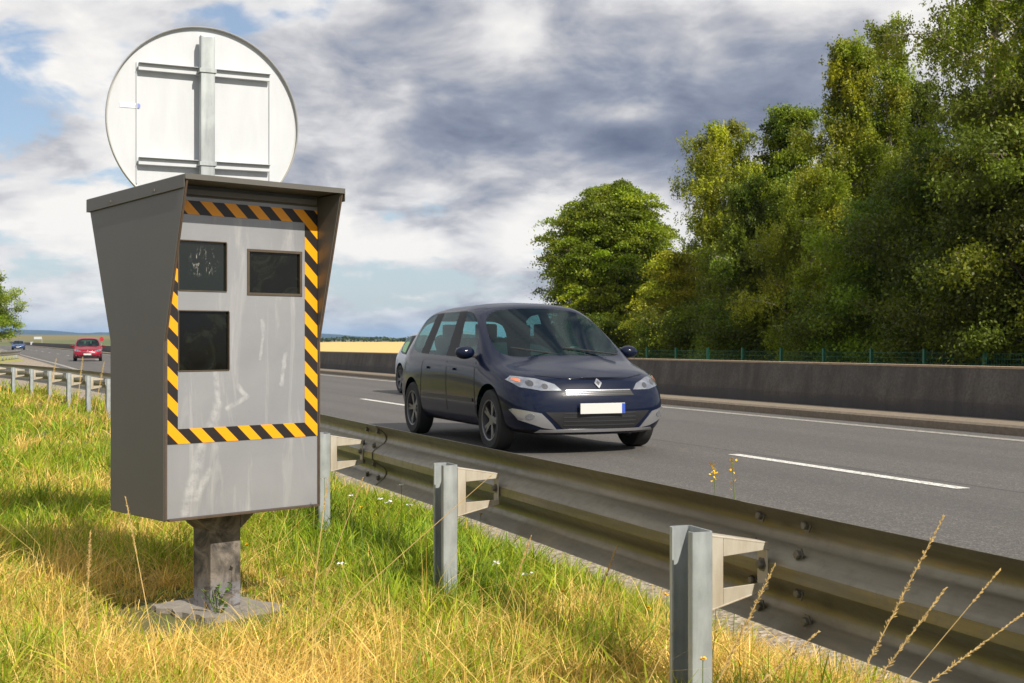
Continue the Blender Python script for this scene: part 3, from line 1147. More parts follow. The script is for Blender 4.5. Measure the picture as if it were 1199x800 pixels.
# local frame: x along face, y into the box (away from the viewer), z up from the box underside; origin on the ground
gz = ground_z(-1.3, 5.1)
cab = empty('speed_camera', (fA.x, fA.y, bz), rzc)
tag(cab, 'grey hooded speed camera cabinet with yellow and black striped border and three dark windows', 'speed camera')
KH = .672; TH_ = 1.262; BK = 1.232; DP = .44
t_ = .012
def side_panel(x):
    mb = MB()
    poly = [(0, 0), (DP, 0), (DP, KH), (DP + .195, BK), (-.160, TH_), (0, KH)]
    mb.prism(poly, lambda p, q, tt: Vector((tt, p, q)), x, x + t_)
    return mb
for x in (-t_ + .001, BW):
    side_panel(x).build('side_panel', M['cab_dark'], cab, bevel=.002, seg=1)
# rust-tinged front edges of the side panels
for x in (-t_ + .001, BW):
    mb = MB()
    mb.prism([(-.0035, .004), (-.0005, .004), (-.0005, KH), (-.1605, TH_ - .004), (-.1635, TH_ - .004), (-.0035, KH)],
             lambda p, q, tt: Vector((tt, p, q)), x + .002, x + t_ - .002)
    mb.build('edge_trim', M['rust'], cab)
# roof with folded lip
mb = MB()
ov = .004
pf, pb = -.166, DP + .20
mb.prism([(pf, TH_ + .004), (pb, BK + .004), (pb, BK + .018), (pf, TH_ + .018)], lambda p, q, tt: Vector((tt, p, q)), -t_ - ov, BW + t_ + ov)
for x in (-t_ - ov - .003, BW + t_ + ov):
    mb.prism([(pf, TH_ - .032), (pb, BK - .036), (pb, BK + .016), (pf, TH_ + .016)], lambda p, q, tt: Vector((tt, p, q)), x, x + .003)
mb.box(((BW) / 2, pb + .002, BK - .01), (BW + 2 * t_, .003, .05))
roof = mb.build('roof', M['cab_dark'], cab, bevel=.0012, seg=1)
for y in (.06, .42):
    MB().box((-t_ - ov - .0045, y, TH_ - .03 * (y + .16) / .8 - .016), (.004, .010, .010)).build('rivet', M['bolt'], roof)
mb = MB(); mb.box((BW / 2, -.168, TH_ + .009), (BW + 2 * t_ + .008, .003, .020)); mb.build('front_lip', M['cab_dark'], roof)
# back, bottom, header
MB().box((BW / 2, DP - .005, KH / 2), (BW - .001, .008, KH - .004)).build('back_panel', M['cab_dark'], cab)
mb = MB(); mb.prism([(DP - .012, KH + .002), (DP + .18, BK - .002), (DP + .172, BK - .002), (DP - .02, KH + .002)], lambda p, q, tt: Vector((tt, p, q)), .001, BW - .001)
mb.build('back_panel', M['cab_dark'], cab)
MB().box((BW / 2, DP / 2, .006), (BW - .002, DP - .002, .010)).build('underside', M['cab_dark'], cab)
mb = MB(); mb.box((BW / 2, -.010, .003), (BW - .004, .018, .006)); mb.build('bottom_edge', M['rust'], cab)
mb = MB(); mb.box((BW / 2, .008, TH_ - .022), (BW - .002, .012, .045)); mb.box((BW / 2, -.012, TH_ - .028), (BW - .04, .024, .020))
mb.build('header_rail', M['cab_dark'], cab)
# front: lower panel and door with real window openings
z0 = .677
def rect(mb, x0, x1, za, zb, y=.0, th=.010):
    mb.box(((x0 + x1) / 2, y + th / 2, (za + zb) / 2), (x1 - x0, th, zb - za))
mb = MB(); rect(mb, .002, BW - .002, .007, z0 - .335 - .028)
mb.build('lower_panel', M['cab_front'], cab, bevel=.0015, seg=1)
wins = [(.049, .252, .186, .374), (.346, .595, .177, .353), (.049, .263, -.117, .109)]
wz = [(a, b_, c_ + z0, d_ + z0) for a, b_, c_, d_ in wins]
xs = sorted({.002, BW - .002, *[w_[0] for w_ in wz], *[w_[1] for w_ in wz]})
zs = sorted({z0 - .335 - .026, TH_ - .045, *[w_[2] for w_ in wz], *[w_[3] for w_ in wz]})
bmd = bmesh.new()
vv = {}
def gv(x, z, y):
    k_ = (round(x, 4), round(z, 4), y)
    if k_ not in vv: vv[k_] = bmd.verts.new((x, y, z))
    return vv[k_]
for i in range(len(xs) - 1):
    for j in range(len(zs) - 1):
        cx_, cz_ = (xs[i] + xs[i + 1]) / 2, (zs[j] + zs[j + 1]) / 2
        if any(a < cx_ < b_ and c_ < cz_ < d_ for a, b_, c_, d_ in wz): continue
        bmd.faces.new([gv(xs[i], zs[j], 0), gv(xs[i + 1], zs[j], 0), gv(xs[i + 1], zs[j + 1], 0), gv(xs[i], zs[j + 1], 0)])
r_ = bmesh.ops.extrude_face_region(bmd, geom=bmd.faces[:])
bmesh.ops.translate(bmd, verts=[e for e in r_['geom'] if isinstance(e, bmesh.types.BMVert)], vec=(0, .008, 0))
bmesh.ops.recalc_face_normals(bmd, faces=bmd.faces)
me = bpy.data.meshes.new('door'); bmd.to_mesh(me); bmd.free()
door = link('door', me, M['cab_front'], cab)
for i, (a, b_, c_, d_) in enumerate(wz):
    fr_ = MB(); e = .008 if i == 1 else .0015; yy_ = -.004
    for (xa, xb, za, zb) in ((a - e * .4, b_ + e * .4, d_ - e, d_ + .003), (a - e * .4, b_ + e * .4, c_ - .003, c_ + e), (a - .003, a + e, c_ + e, d_ - e), (b_ - e, b_ + .003, c_ + e, d_ - e)):
        fr_.box(((xa + xb) / 2, .003, (za + zb) / 2), (xb - xa, .012, zb - za))
    fo = fr_.build('window', M['box_frame'], cab, bevel=.001, seg=1)
    mb = MB(); mb.box(((a + b_) / 2, .0105, (c_ + d_) / 2), (b_ - a + .002, .004, d_ - c_ + .002))
    mb.build('pane', M['box_glass2'] if i == 0 else M['box_glass'], fo)
# hazard tape: four strips, 1.2 mm proud of the sheet
zt = z0 + .526; zt0 = z0 + .474; zb1 = z0 - .335; zb0 = z0 - .391
strips = [(.003, BW - .003, zt0, zt), (.611, BW - .003, zb1, zt0), (.003, .045, zb1, zt0), (.003, BW - .003, zb0, zb1)]
for (a, b_, c_, d_) in strips:
    mb = MB(); mb.box(((a + b_) / 2, -.0006, (c_ + d_) / 2), (b_ - a, .003, d_ - c_)); mb.build('hazard_stripe', M['tape'], cab)
# square leg with gussets
leg = MB()
pc = (BW * .485, .20)
pw = .136
leg.box((pc[0], pc[1], -.205), (pw, pw, .412))
legb = leg.build('support_post', M['box_post'], cab, bevel=.006)
for sx in (-1, 1):
    mb = MB()
    mb.prism([(0, 0), (.085, 0), (0, -.075)], lambda p, q, tt, sx=sx: Vector((pc[0] + sx * (pw / 2 + p), pc[1] + tt, q - .001)), -.07, .07)
    mb.build('gusset', M['box_post'], legb)
mb = MB(); mb.box((pc[0], pc[1], -.398), (.22, .22, .012))
mb.build('base_plate', M['box_post'], legb)
# concrete footing slab
pw_ = cab.matrix_world
loc = Matrix.Translation(cab.location) @ Matrix.Rotation(rzc, 4, 'Z')
fc = loc @ Vector((pc[0], pc[1], 0))
ftz = .136
ft = empty('concrete_footing', (fc.x, fc.y, ftz), rzc + .15)
tag(ft, 'rough grey concrete slab in the grass under the speed camera post', 'footing')
bm = bmesh.new()
bmesh.ops.create_grid(bm, x_segments=16, y_segments=16, size=.5)
rr = random.Random(3)
for v_ in bm.verts:
    x, y = v_.co.x, v_.co.y
    v_.co.x = x * .34 * (1 + .16 * noise.noise((y * 7, 1, 0))); v_.co.y = y * .40 * (1 + .16 * noise.noise((x * 6, 2, 0)))
    v_.co.z = .005 * noise.noise((x * 9, y * 9, 0))
r_ = bmesh.ops.extrude_face_region(bm, geom=bm.faces[:])
bmesh.ops.translate(bm, verts=[e for e in r_['geom'] if isinstance(e, bmesh.types.BMVert)], vec=(0, 0, -.16))
bmesh.ops.recalc_face_normals(bm, faces=bm.faces)
me = bpy.data.meshes.new('slab'); bm.to_mesh(me); bm.free()
link('slab', me, M['slab'], ft)
FOOT = (fc.x, fc.y)

# ------------------------------------------------------------------ round sign seen from behind
SGP = Vector((-1.4285, 6.0, 0))
sgz = ground_z(SGP.x, SGP.y)
sg = empty('road_sign', (SGP.x, SGP.y, sgz), R(26)); tag(sg, 'large round road sign with white back on square grey post behind the speed camera', 'road sign')
hc = 2.222 - sgz
Mx = Matrix.Translation((0, -.0, hc)) @ Matrix.Rotation(R(90), 4, 'X')
# local -y faces the camera side (the back of the sign)
mb = MB()
mb.lathe([(0, -.055), (.4405, -.055), (.4405, -.058), (0, -.058)], Mx, 96)
disc = mb.build('sign_panel', M['sign_white'], sg)
mb = MB()
mb.lathe([(.4400, -.062), (.450, -.062), (.452, -.056), (.452, -.036), (.450, -.034), (.447, -.036), (.447, -.053), (.4400, -.054)], Mx, 96, True)
mb.build('rim', M['sign_rim'], sg, smooth=True)
mb = MB(); mb.box((0, -.0, (hc + .40) / 2 - .1), (.066, .045, hc + .40 + .2))
# post top reaches ~.40 above the centre
pst = mb.build('post', M['galv'], sg, bevel=.006)
mb = MB(); mb.box((0, 0, hc + .303), (.069, .048, .004)); 
for zc in (.235, -.20):
    b1 = MB()
    b1.box((0, .033, hc + zc), (.615, .016, .030))
    b1.box((0, .0235, hc + zc + .0165), (.615, .034, .003))
    bo = b1.build('bracket', M['sign_white'], sg, bevel=.001, seg=1)
    c1 = MB(); c1.box((0, -.0255, hc + zc), (.078, .005, .020))
    c1.box((-.038, 0, hc + zc), (.005, .052, .020)); c1.box((.038, 0, hc + zc), (.005, .052, .020))
    c1.build('clamp', M['galv'], bo, bevel=.001, seg=1)
for x in (-.312, .312):
    MB().box((x, .050, hc - .02), (.004, .006, .56)).build('back_rib', M['sign_white'], disc)
# local +x runs to the right seen from the camera; the disc sits on the far side of the post
stk_ = MB(); stk_.box((-.345, .0535, hc + .058), (.085, .002, .022)); s1_ = stk_.build('sticker', M['sticker'], disc)
stk_ = MB(); stk_.lathe([(0, .001), (.011, .001), (.011, 0), (0, 0)], Matrix.Translation((-.306, .0515, hc + .058)) @ Matrix.Rotation(R(90), 4, 'X'), 20); stk_.build('sticker', M['sticker_blue'], disc)

# ------------------------------------------------------------------ car builder
def paint(name, col, metal=.35, rough=.3):
    m, t, b = newmat(name)
    b.inputs['Base Color'].default_value = (*col, 1)
    b.inputs['Metallic'].default_value = metal
    b.inputs['Roughness'].default_value = rough
    b.inputs['Specular IOR Level'].default_value = .08
    b.inputs['Coat Weight'].default_value = .5
    b.inputs['Coat Roughness'].default_value = .05
    oc = t.n('ShaderNodeTexCoord').outputs['Object']
    t.put(b.inputs['Coat Roughness'], t.ramp(t.noise(oc, 3, 6, .6), [(.3, .04), (.7, .14)]))
    return m


m, t, b = newmat('car_glass')
gl = t.n('ShaderNodeBsdfGlossy'); gl.inputs['Roughness'].default_value = .02; gl.inputs[0].default_value = (.78, .95, 1, 1)
tp = t.n('ShaderNodeBsdfTransparent'); tp.inputs[0].default_value = (.40, .66, .64, 1)
fr_ = t.n('ShaderNodeFresnel'); fr_.inputs[0].default_value = 1.40
mx = t.n('ShaderNodeMixShader')
t.put(mx.inputs[0], t.m('ADD', t.m('MULTIPLY', fr_.outputs[0], .62, clamp=True), .02, clamp=True))
m.node_tree.links.new(tp.outputs[0], mx.inputs[1]); m.node_tree.links.new(gl.outputs[0], mx.inputs[2])
m.node_tree.links.new(mx.outputs[0], m.node_tree.nodes['Material Output'].inputs[0])
M['glass'] = m
M['blackp'] = simple('black_plastic', (.012, .012, .013), .45)
M['glossblack'] = simple('gloss_black_pillar', (.006, .006, .007), .45)
M['glossblack'].node_tree.nodes['Principled BSDF'].inputs['Specular IOR Level'].default_value = .15
M['tyre'] = simple('tyre_rubber', (.018, .018, .018), .8)
M['rim'] = simple('alloy_rim', (.20, .20, .21), .35, .8)
M['chrome'] = simple('chrome', (.72, .73, .75), .16, 1)
M['silverp'] = simple('silver_trim', (.50, .51, .54), .28, .8)
M['plate'] = simple('number_plate_white', (.58, .58, .56), .4)
M['plateb'] = simple('number_plate_blue', (.03, .08, .45), .4)
M['lampg'] = simple('lamp_lens', (.34, .36, .40), .16, .75, coat=1, nscale=18, namt=.5)
M['lampd'] = simple('lamp_inside', (.10, .10, .11), .25, .6, coat=1)
M['amber'] = simple('amber_lens', (.75, .22, .10), .2, .1, coat=1)
M['redlens'] = simple('red_lens', (.35, .01, .01), .2, 0, coat=1)
M['interior'] = simple('interior_cloth', (.022, .024, .028), .9)
M['hide'] = simple('mirror_glass', (.5, .55, .6), .03, 1)


def car(name, label, group, pmat, loc, rz, L=4.34, Wd=1.82, H=1.62, hood=.0, wheel_r=.325, detail=True, silver_lower=True, cladding=False, cat='car'):
    """local: +y = front, +x = car's left seen from behind..., z up; proportions of a compact people carrier, scaled"""
    root = empty(name, loc, rz); tag(root, label, cat, group)
    sx, sy, sz = Wd / 1.82, L / 4.34, H / 1.62
    w2 = .91
    # stations: each is list of rows 1..8 (x,y,z)
    def low(y, k=1.0, zs=(.20, .24, .42, .66, .84)):
        return [(.70 * k, y, zs[0]), (.86 * k, y, zs[1]), (.905 * k, y, zs[2]), (.915 * k, y, zs[3]), (.89 * k, y, zs[4])]
    S = []
    #                 lower rows (5)                                              belt             win top        roof edge      centre
    S.append([(.56, 2.02, .20), (.66, 2.05, .24), (.72, 2.08, .40), (.70, 2.06, .58), (.68, 2.00, .70), (.62, 1.97, .755), (.44, 2.00, .775), (.24, 2.03, .785), (0, 2.045, .79)])
    S.append([(.66, 1.90, .20), (.80, 1.90, .24), (.855, 1.90, .42), (.85, 1.88, .60), (.82, 1.82, .745), (.74, 1.80, .82), (.52, 1.82, .85), (.28, 1.85, .862), (0, 1.87, .868)])
    S.append([(.70, 1.66, .20), (.86, 1.66, .24), (.905, 1.66, .42), (.91, 1.64, .64), (.88, 1.56, .80), (.79, 1.50, .885), (.56, 1.52, .915), (.30, 1.54, .930), (0, 1.55, .936)])
    S.append(low(1.28) [:4] + [(.90, 1.22, .84), (.815, 1.16, .945), (.79, 1.20, .962), (.42, 1.36, .99), (0, 1.42, 1.0)])
    S.append(low(1.04)[:4] + [(.905, 1.02, .86), (.862, 1.10, .957), (.66, .44, 1.475), (.38, .37, 1.535), (0, .34, 1.55)])
    S.append(low(.86)[:4] + [(.91, .86, .87), (.872, 1.04, .96), (.665, .37, 1.495), (.50, .30, 1.572), (0, .26, 1.592)])
    S.append(low(.10)[:4] + [(.915, .10, .885), (.875, .10, .975), (.675, .0, 1.515), (.52, -.04, 1.595), (0, -.04, 1.62)])
    S.append(low(.00)[:4] + [(.915, .00, .887), (.875, .00, .978), (.675, -.075, 1.515), (.52, -.11, 1.596), (0, -.11, 1.62)])
    S.append(low(-.92)[:4] + [(.91, -.92, .905), (.868, -.92, .998), (.668, -.88, 1.508), (.51, -.88, 1.585), (0, -.88, 1.61)])
    S.append(low(-1.02)[:4] + [(.91, -1.02, .907), (.866, -1.02, 1.0), (.665, -.96, 1.505), (.51, -.97, 1.583), (0, -.97, 1.608)])
    S.append(low(-1.50)[:4] + [(.895, -1.55, .925), (.845, -1.66, 1.02), (.645, -1.52, 1.485), (.49, -1.48, 1.555), (0, -1.50, 1.585)])
    S.append([(.68, -1.88, .22), (.83, -1.90, .27), (.87, -1.92, .45), (.875, -1.92, .68), (.845, -1.93, .92), (.79, -1.93, 1.03), (.60, -1.74, 1.44), (.44, -1.76, 1.525), (0, -1.79, 1.545)])
    S.append([(.60, -2.12, .24), (.72, -2.14, .30), (.76, -2.17, .48), (.76, -2.16, .68), (.735, -2.13, .90), (.70, -2.08, 1.03), (.545, -1.90, 1.42), (.38, -1.90, 1.48), (0, -1.92, 1.50)])
    nr = 9
    vs, fs, mi = [], [], []
    idx = {}
    def V(k, r, side):
        x, y, z = S[k][r]
        if r == 8 or x == 0: side = 1
        key = (k, r, side)
        if key not in idx:
            idx[key] = len(vs); vs.append((x * side * sx, y * sy, z * sz))
        return idx[key]
    def VF(k, z, y):            # centre bottom
        key = (k, 'c')
        if key not in idx:
            idx[key] = len(vs); vs.append((0, S[k][0][1] * sy, S[k][0][2] * sz))
        return idx[key]
    NS = len(S)
    GL_W, GL_S, GL_R = 1, 2, 3
    for k in range(NS - 1):
        for r in range(nr - 1):
            mat = 0
            if k == 3 and r in (6, 7): mat = GL_W
            if r == 5 and k in (5, 7, 9): mat = GL_S
            if r == 5 and k in (6, 8): mat = 5
            if r == 0: mat = 4
            for side in (1, -1):
                q = [V(k, r, side), V(k, r + 1, side), V(k + 1, r + 1, side), V(k + 1, r, side)]
                fs.append(q if side == 1 else q[::-1]); mi.append(mat)
        for side in (1, -1):
            q = [VF(k, 0, 0), V(k, 0, side), V(k + 1, 0, side), VF(k + 1, 0, 0)]
            fs.append(q if side == 1 else q[::-1]); mi.append(4)
    # end caps: a centre column of points for every row 0..7
    for k, fwd in ((0, 1), (NS - 1, -1)):
        cen = []
        for r in range(8):
            x, y, z = S[k][r]
            bulge = (.10 if fwd == 1 else -.05) * (1 if r < 6 else .3)
            if fwd == 1 and r >= 6: bulge = .02
            cen.append(len(vs)); vs.append((0, (y + bulge) * sy, z * sz))
        inner = []
        for side in (1, -1):
            row = []
            for r in range(8):
                x, y, z = S[k][r]
                bulge = (.075 if fwd == 1 else -.035) * (1 if r < 6 else .3)
                row.append(len(vs)); vs.append((x * .5 * side * sx, (y + bulge) * sy, z * sz))
            inner.append(row)
        for r in range(7):
            mat = GL_R if (fwd == -1 and r in (5,)) else 0
            for si, side in enumerate((1, -1)):
                q = [V(k, r, side), inner[si][r], inner[si][r + 1], V(k, r + 1, side)]
                fs.append(q[::side * fwd]); mi.append(mat)
                q = [inner[si][r], cen[r], cen[r + 1], inner[si][r + 1]]
                fs.append(q[::side * fwd]); mi.append(mat)
        for si, side in enumerate((1, -1)):
            fs.append([V(k, 7, side), inner[si][7], cen[7], V(k, 8, 1)][::side * fwd]); mi.append(0)
            fs.append([VF(k, 0, 0), cen[0], inner[si][0], V(k, 0, side)][::side * fwd]); mi.append(4)
    me = bpy.data.meshes.new('body')
    me.from_pydata(vs, [], fs)
    for p, m_ in zip(me.polygons, mi): p.material_index = m_
    bm = bmesh.new(); bm.from_mesh(me)
    bmesh.ops.remove_doubles(bm, verts=bm.verts, dist=1e-4)
    bmesh.ops.recalc_face_normals(bm, faces=bm.faces)
    cl = bm.edges.layers.float.get('crease_edge') or bm.edges.layers.float.new('crease_edge')
    for e in bm.edges:
        ms = {f.material_index for f in e.link_faces}
        if len(ms) > 1 and ms & {1, 2, 3, 5} and (ms & {0, 4}): e[cl] = .95
    bm.to_mesh(me); bm.free()
    for mt in (pmat, M['glass'], M['glass'], M['glass'], M['blackp'], M['glossblack']):
        me.materials.append(mt)
    tmp = bpy.data.objects.new('tmp', me); COL.objects.link(tmp)
    md = tmp.modifiers.new('s', 'SUBSURF'); md.levels = 3 if detail else 2; md.render_levels = md.levels
    cut = MB()
    wy = [1.32 * sy, -1.36 * sy]
    ar = wheel_r + .055
    for y in wy:
        for side in (1, -1):
            cut.lathe([(0, 0), (ar, 0), (ar, .6), (0, .6)], Matrix.Translation((side * .62 * sx if side > 0 else -1.22 * sx, y, wheel_r + .01)) @ Matrix.Rotation(R(90), 4, 'Y'), 40)
    cme = cut.mesh('cut')
    for p in cme.polygons: p.material_index = 0
    bmc = bmesh.new(); bmc.from_mesh(cme); bmesh.ops.remove_doubles(bmc, verts=bmc.verts, dist=1e-5); bmesh.ops.recalc_face_normals(bmc, faces=bmc.faces); bmc.to_mesh(cme); bmc.free()
    cme.materials.append(M['blackp'])
    co = bpy.data.objects.new('cut', cme); COL.objects.link(co)
    bd = tmp.modifiers.new('b', 'BOOLEAN'); bd.operation = 'DIFFERENCE'; bd.object = co; bd.solver = 'EXACT'; bd.material_mode = 'TRANSFER'
    bpy.context.view_layer.update()
    dg = bpy.context.evaluated_depsgraph_get()
    ev = bpy.data.meshes.new_from_object(tmp.evaluated_get(dg), depsgraph=dg)
    bpy.data.objects.remove(tmp); bpy.data.objects.remove(co)
    names = [mm.name if mm else '' for mm in ev.materials]
    # glass slots are 1,2,3
    bmf = bmesh.new(); bmf.from_mesh(ev); bmf.faces.index_update(); bmf.faces.ensure_lookup_table()
    def extract(pred, nm, par, mats, single=None, push=0.0):
        b2 = bmf.copy()
        b2.faces.ensure_lookup_table(); b2.faces.index_update()
        dele = [f for f in b2.faces if not pred(f)]
        bmesh.ops.delete(b2, geom=dele, context='FACES')
        if not b2.faces:
            b2.free(); return None
        if push:
            for v_ in b2.verts: v_.co -= v_.normal * push
        m2 = bpy.data.meshes.new(nm); b2.to_mesh(m2); b2.free()
        for p in m2.polygons:
            p.use_smooth = True
            if single is not None: p.material_index = 0
        o = bpy.data.objects.new(nm, m2)
        for mm in mats: m2.materials.append(mm)
        COL.objects.link(o); o.parent = par
        return o
    allm = [ev.materials[i] for i in range(len(ev.materials))]
    body = extract(lambda f: f.material_index not in (1, 2, 3), 'body', root, allm)
    sm_angle(body.data, 40)
    extract(lambda f: f.material_index == 1, 'windscreen', root, [M['glass']], 0)
    cen_ = lambda f: f.calc_center_median()
    for side in (1, -1):
        faces = {f for f in bmf.faces if f.material_index == 2 and f.calc_center_median().x * side > 0}
        while faces:
            st_ = [faces.pop()]; isl = {st_[0].index}
            while st_:
                for e in st_.pop().edges:
                    for g_ in e.link_faces:
                        if g_ in faces: faces.discard(g_); st_.append(g_); isl.add(g_.index)
            if len(isl) >= 6:
                extract(lambda f, isl=isl: f.index in isl, 'side_window', root, [M['glass']], 0)
    extract(lambda f: f.material_index == 3, 'rear_window', root, [M['glass']], 0)
    bvh = BVHTree.FromBMesh(bmf)
    bmf.free()

    def decal(nm, poly, axis, mat, par=root, offs=.006, n=14, side=1, th=.0):
        """lay a small panel on the body: poly in (x,z) for axis 'f' (front), (y,z) for 's' (side)"""
        bm = bmesh.new()
        vsd = [bm.verts.new((p[0], p[1], 0)) for p in poly]
        f = bm.faces.new(vsd)
        bmesh.ops.triangulate(bm, faces=[f])
        for _ in range(3):
            es = [e for e in bm.edges if e.calc_length() > .05]
            if not es: break
            bmesh.ops.subdivide_edges(bm, edges=es, cuts=1)
            bmesh.ops.triangulate(bm, faces=bm.faces[:])
        for v_ in bm.verts:
            p, q = v_.co.x, v_.co.y
            if axis == 'f': o_, d_ = Vector((p * sx, 4, q * sz)), Vector((0, -1, 0))
            elif axis == 'r': o_, d_ = Vector((p * sx, -4, q * sz)), Vector((0, 1, 0))
            else: o_, d_ = Vector((3 * side, p * sy, q * sz)), Vector((-side, 0, 0))
            h, nrm, _, _ = bvh.ray_cast(o_, d_)
            if h is None: h, nrm, _, _ = bvh.find_nearest(o_ + d_ * 2)
            if nrm.dot(d_) > 0: nrm = -nrm
            v_.co = h + nrm * offs
        bmesh.ops.remove_doubles(bm, verts=bm.verts, dist=1e-5)
        bmesh.ops.recalc_face_normals(bm, faces=bm.faces)
        # thickness back into the body
        if offs > .0:
            r = bmesh.ops.extrude_face_region(bm, geom=bm.faces[:])
            dd = Vector((0, -1, 0)) if axis == 'f' else (Vector((0, 1, 0)) if axis == 'r' else Vector((-side, 0, 0)))
            bmesh.ops.translate(bm, verts=[e for e in r['geom'] if isinstance(e, bmesh.types.BMVert)], vec=dd * (offs + .008))
            bmesh.ops.recalc_face_normals(bm, faces=bm.faces)
        m2 = bpy.data.meshes.new(nm); bm.to_mesh(m2); bm.free()
        o = link(nm, m2, mat, par); sm_angle(m2, 40)
        return o

    fl = lambda poly: [(-p, q) for p, q in poly][::-1]
    # headlights
    hl = [(.40, .655), (.60, .655), (.78, .69), (.845, .76), (.80, .80), (.62, .775), (.46, .72)]
    for P_ in (hl, fl(hl)):
        lamp = decal('headlight', P_, 'f', M['lampg'], offs=.006)
        if detail:
            sgn = 1 if P_ is hl else -1
            for (cx_, cz_, r_) in ((.56, .697, .030), (.69, .728, .034)):
                c = [(sgn * (cx_ + r_ * math.cos(a)), cz_ + r_ * .9 * math.sin(a)) for a in np.linspace(0, 2 * math.pi, 14, endpoint=False)]
                decal('reflector', c, 'f', M['lampd'], par=lamp, offs=.0085)
            c = [(sgn * .76, .735), (sgn * .815, .76), (sgn * .80, .785), (sgn * .75, .765)]
            decal('turn_signal', c, 'f', M['amber'], par=lamp, offs=.0085)
    # grille, intake, fog pods, plate, emblem
    decal('grille', [(-.40, .60), (.40, .60), (.36, .665), (-.36, .665)], 'f', M['blackp'], offs=.004)
    if detail:
        decal('bonnet_line', [(-.60, .806), (-.30, .765), (.30, .765), (.60, .806), (.60, .811), (.30, .771), (-.30, .771), (-.60, .811)], 'f', M['glossblack'], offs=.002)
        for zz in (.612, .632, .652):
            decal('grille_bar', [(-.36, zz), (.36, zz), (.36, zz + .006), (-.36, zz + .006)], 'f', M['silverp'] if zz == .652 else M['lampd'], offs=.008)
    decal('air_intake', [(-.40, .27), (.40, .27), (.58, .44), (-.58, .44)], 'f', M['blackp'], offs=.005)
    if detail:
        for zz in (.30, .34, .38, .42):
            decal('intake_bar', [(-.40, zz), (.40, zz), (.40, zz + .012), (-.40, zz + .012)], 'f', M['interior'], offs=.009)
    fp = [(.46, .262), (.60, .285), (.80, .36), (.86, .46), (.84, .475), (.62, .43), (.52, .33)]
    for P_ in (fp, fl(fp)):
        pod = decal('fog_lamp', P_, 'f', M['silverp'] if silver_lower else M['blackp'], offs=.008)
        if detail:
            sgn = 1 if P_ is fp else -1
            c = [(sgn * (  .715 + .036 * math.cos(a)), .400 + .030 * math.sin(a)) for a in np.linspace(0, 2 * math.pi, 16, endpoint=False)]
            decal('lens', c, 'f', M['lampg'], par=pod, offs=.014)
    if silver_lower:
        lip = [(-.66, .235), (.66, .235), (.62, .265), (-.62, .265)]
        decal('bumper_lip', lip, 'f', M['silverp'], offs=.008)
    pl = MB(); pl.box((0, 2.20 * sy, .475 * sz), (.52, .014, .11)); plo = pl.build('number_plate', M['plate'], root, bevel=.002, seg=1)
    pl = MB(); pl.box((-.24, 2.2085 * sy, .475 * sz), (.035, .004, .10)); pl.build('plate_band', M['plateb'], plo)
    ez = .725
    decal('emblem', [(0, ez - .055), (.042, ez), (0, ez + .045), (-.042, ez)], 'f', M['chrome'], offs=.014)
    if detail: decal('emblem_core', [(0, ez - .028), (.02, ez), (0, ez + .022), (-.02, ez)], 'f', M['lampd'], offs=.016)
    # rear lamps
    rl_ = [(.56, .86), (.72, .86), (.70, 1.05), (.60, 1.08)]
    for P_ in (rl_, fl(rl_)): decal('tail_light', P_, 'r', M['redlens'], offs=.01)
    # doors: dark shut lines, handles, side moulding
    for side in (1, -1):
        if cladding:
            decal('side_cladding', [(-.90, .26), (.88, .26), (.88, .40), (-.90, .40)], 's', M['blackp'], offs=.012, side=side)
        if detail:
            for yy0, yy1 in ((.93, .90), (-.02, -.02), (-1.02, -.92)):
                decal('shut_line', [(yy0 - .007, .30), (yy0 + .007, .30), (yy1 + .007, .93), (yy1 - .007, .93)], 's', M['glossblack'], offs=.002, side=side)
            decal('side_moulding', [(-.90, .50), (.86, .50), (.86, .535), (-.90, .535)], 's', M['blackp'], offs=.010, side=side)
            for yy in (.10, -.84):
                decal('door_handle', [(yy, .83), (yy + .17, .83), (yy + .17, .855), (yy, .855)], 's', pmat, offs=.026, side=side)
        # mirrors
        mmb = MB()
        cx_ = side * .985 * sx
        bmm = bmesh.new(); bmesh.ops.create_icosphere(bmm, subdivisions=3, radius=1)
        for v_ in bmm.verts:
            v_.co = Vector((v_.co.x * .115, v_.co.y * .075 * (1.2 if v_.co.y > 0 else .5), v_.co.z * .075))
            v_.co += Vector((cx_, .82 * sy, 1.035 * sz))
        m2 = bpy.data.meshes.new('mirror'); bmm.to_mesh(m2); bmm.free()
        mo = link('mirror', m2, pmat, root, smooth=True)
        mmb.box((cx_ - side * .11, .82 * sy, .995 * sz), (.12, .06, .03)); mmb.build('mirror_arm', M['blackp'], mo, bevel=.006)
        mg = MB(); mg.box((cx_, .778 * sy, 1.035 * sz), (.17, .006, .10)); mg.build('mirror_glass', M['hide'], mo, bevel=.002)
    # wipers
    if detail:
        for xa, xb in ((-.60, .02), (.05, .62)):
            mb = MB(); mb.tube([(xa * sx, 1.32 * sy, 1.012 * sz), ((xa + xb) / 2 * sx, 1.31 * sy, 1.05 * sz), (xb * sx, 1.25 * sy, 1.09 * sz)], .010, 5)
            mb.build('wiper', M['blackp'], root)
    # interior
    MB().box((0, -.25 * sy, .42 * sz), (1.45 * sx, 2.5 * sy, .05)).build('cabin_floor', M['interior'], root)
    inn = MB()
    inn.box((0, .98 * sy, .86 * sz), (1.42 * sx, .36 * sy, .20 * sz))
    ino = inn.build('dashboard', M['interior'], root, bevel=.02)
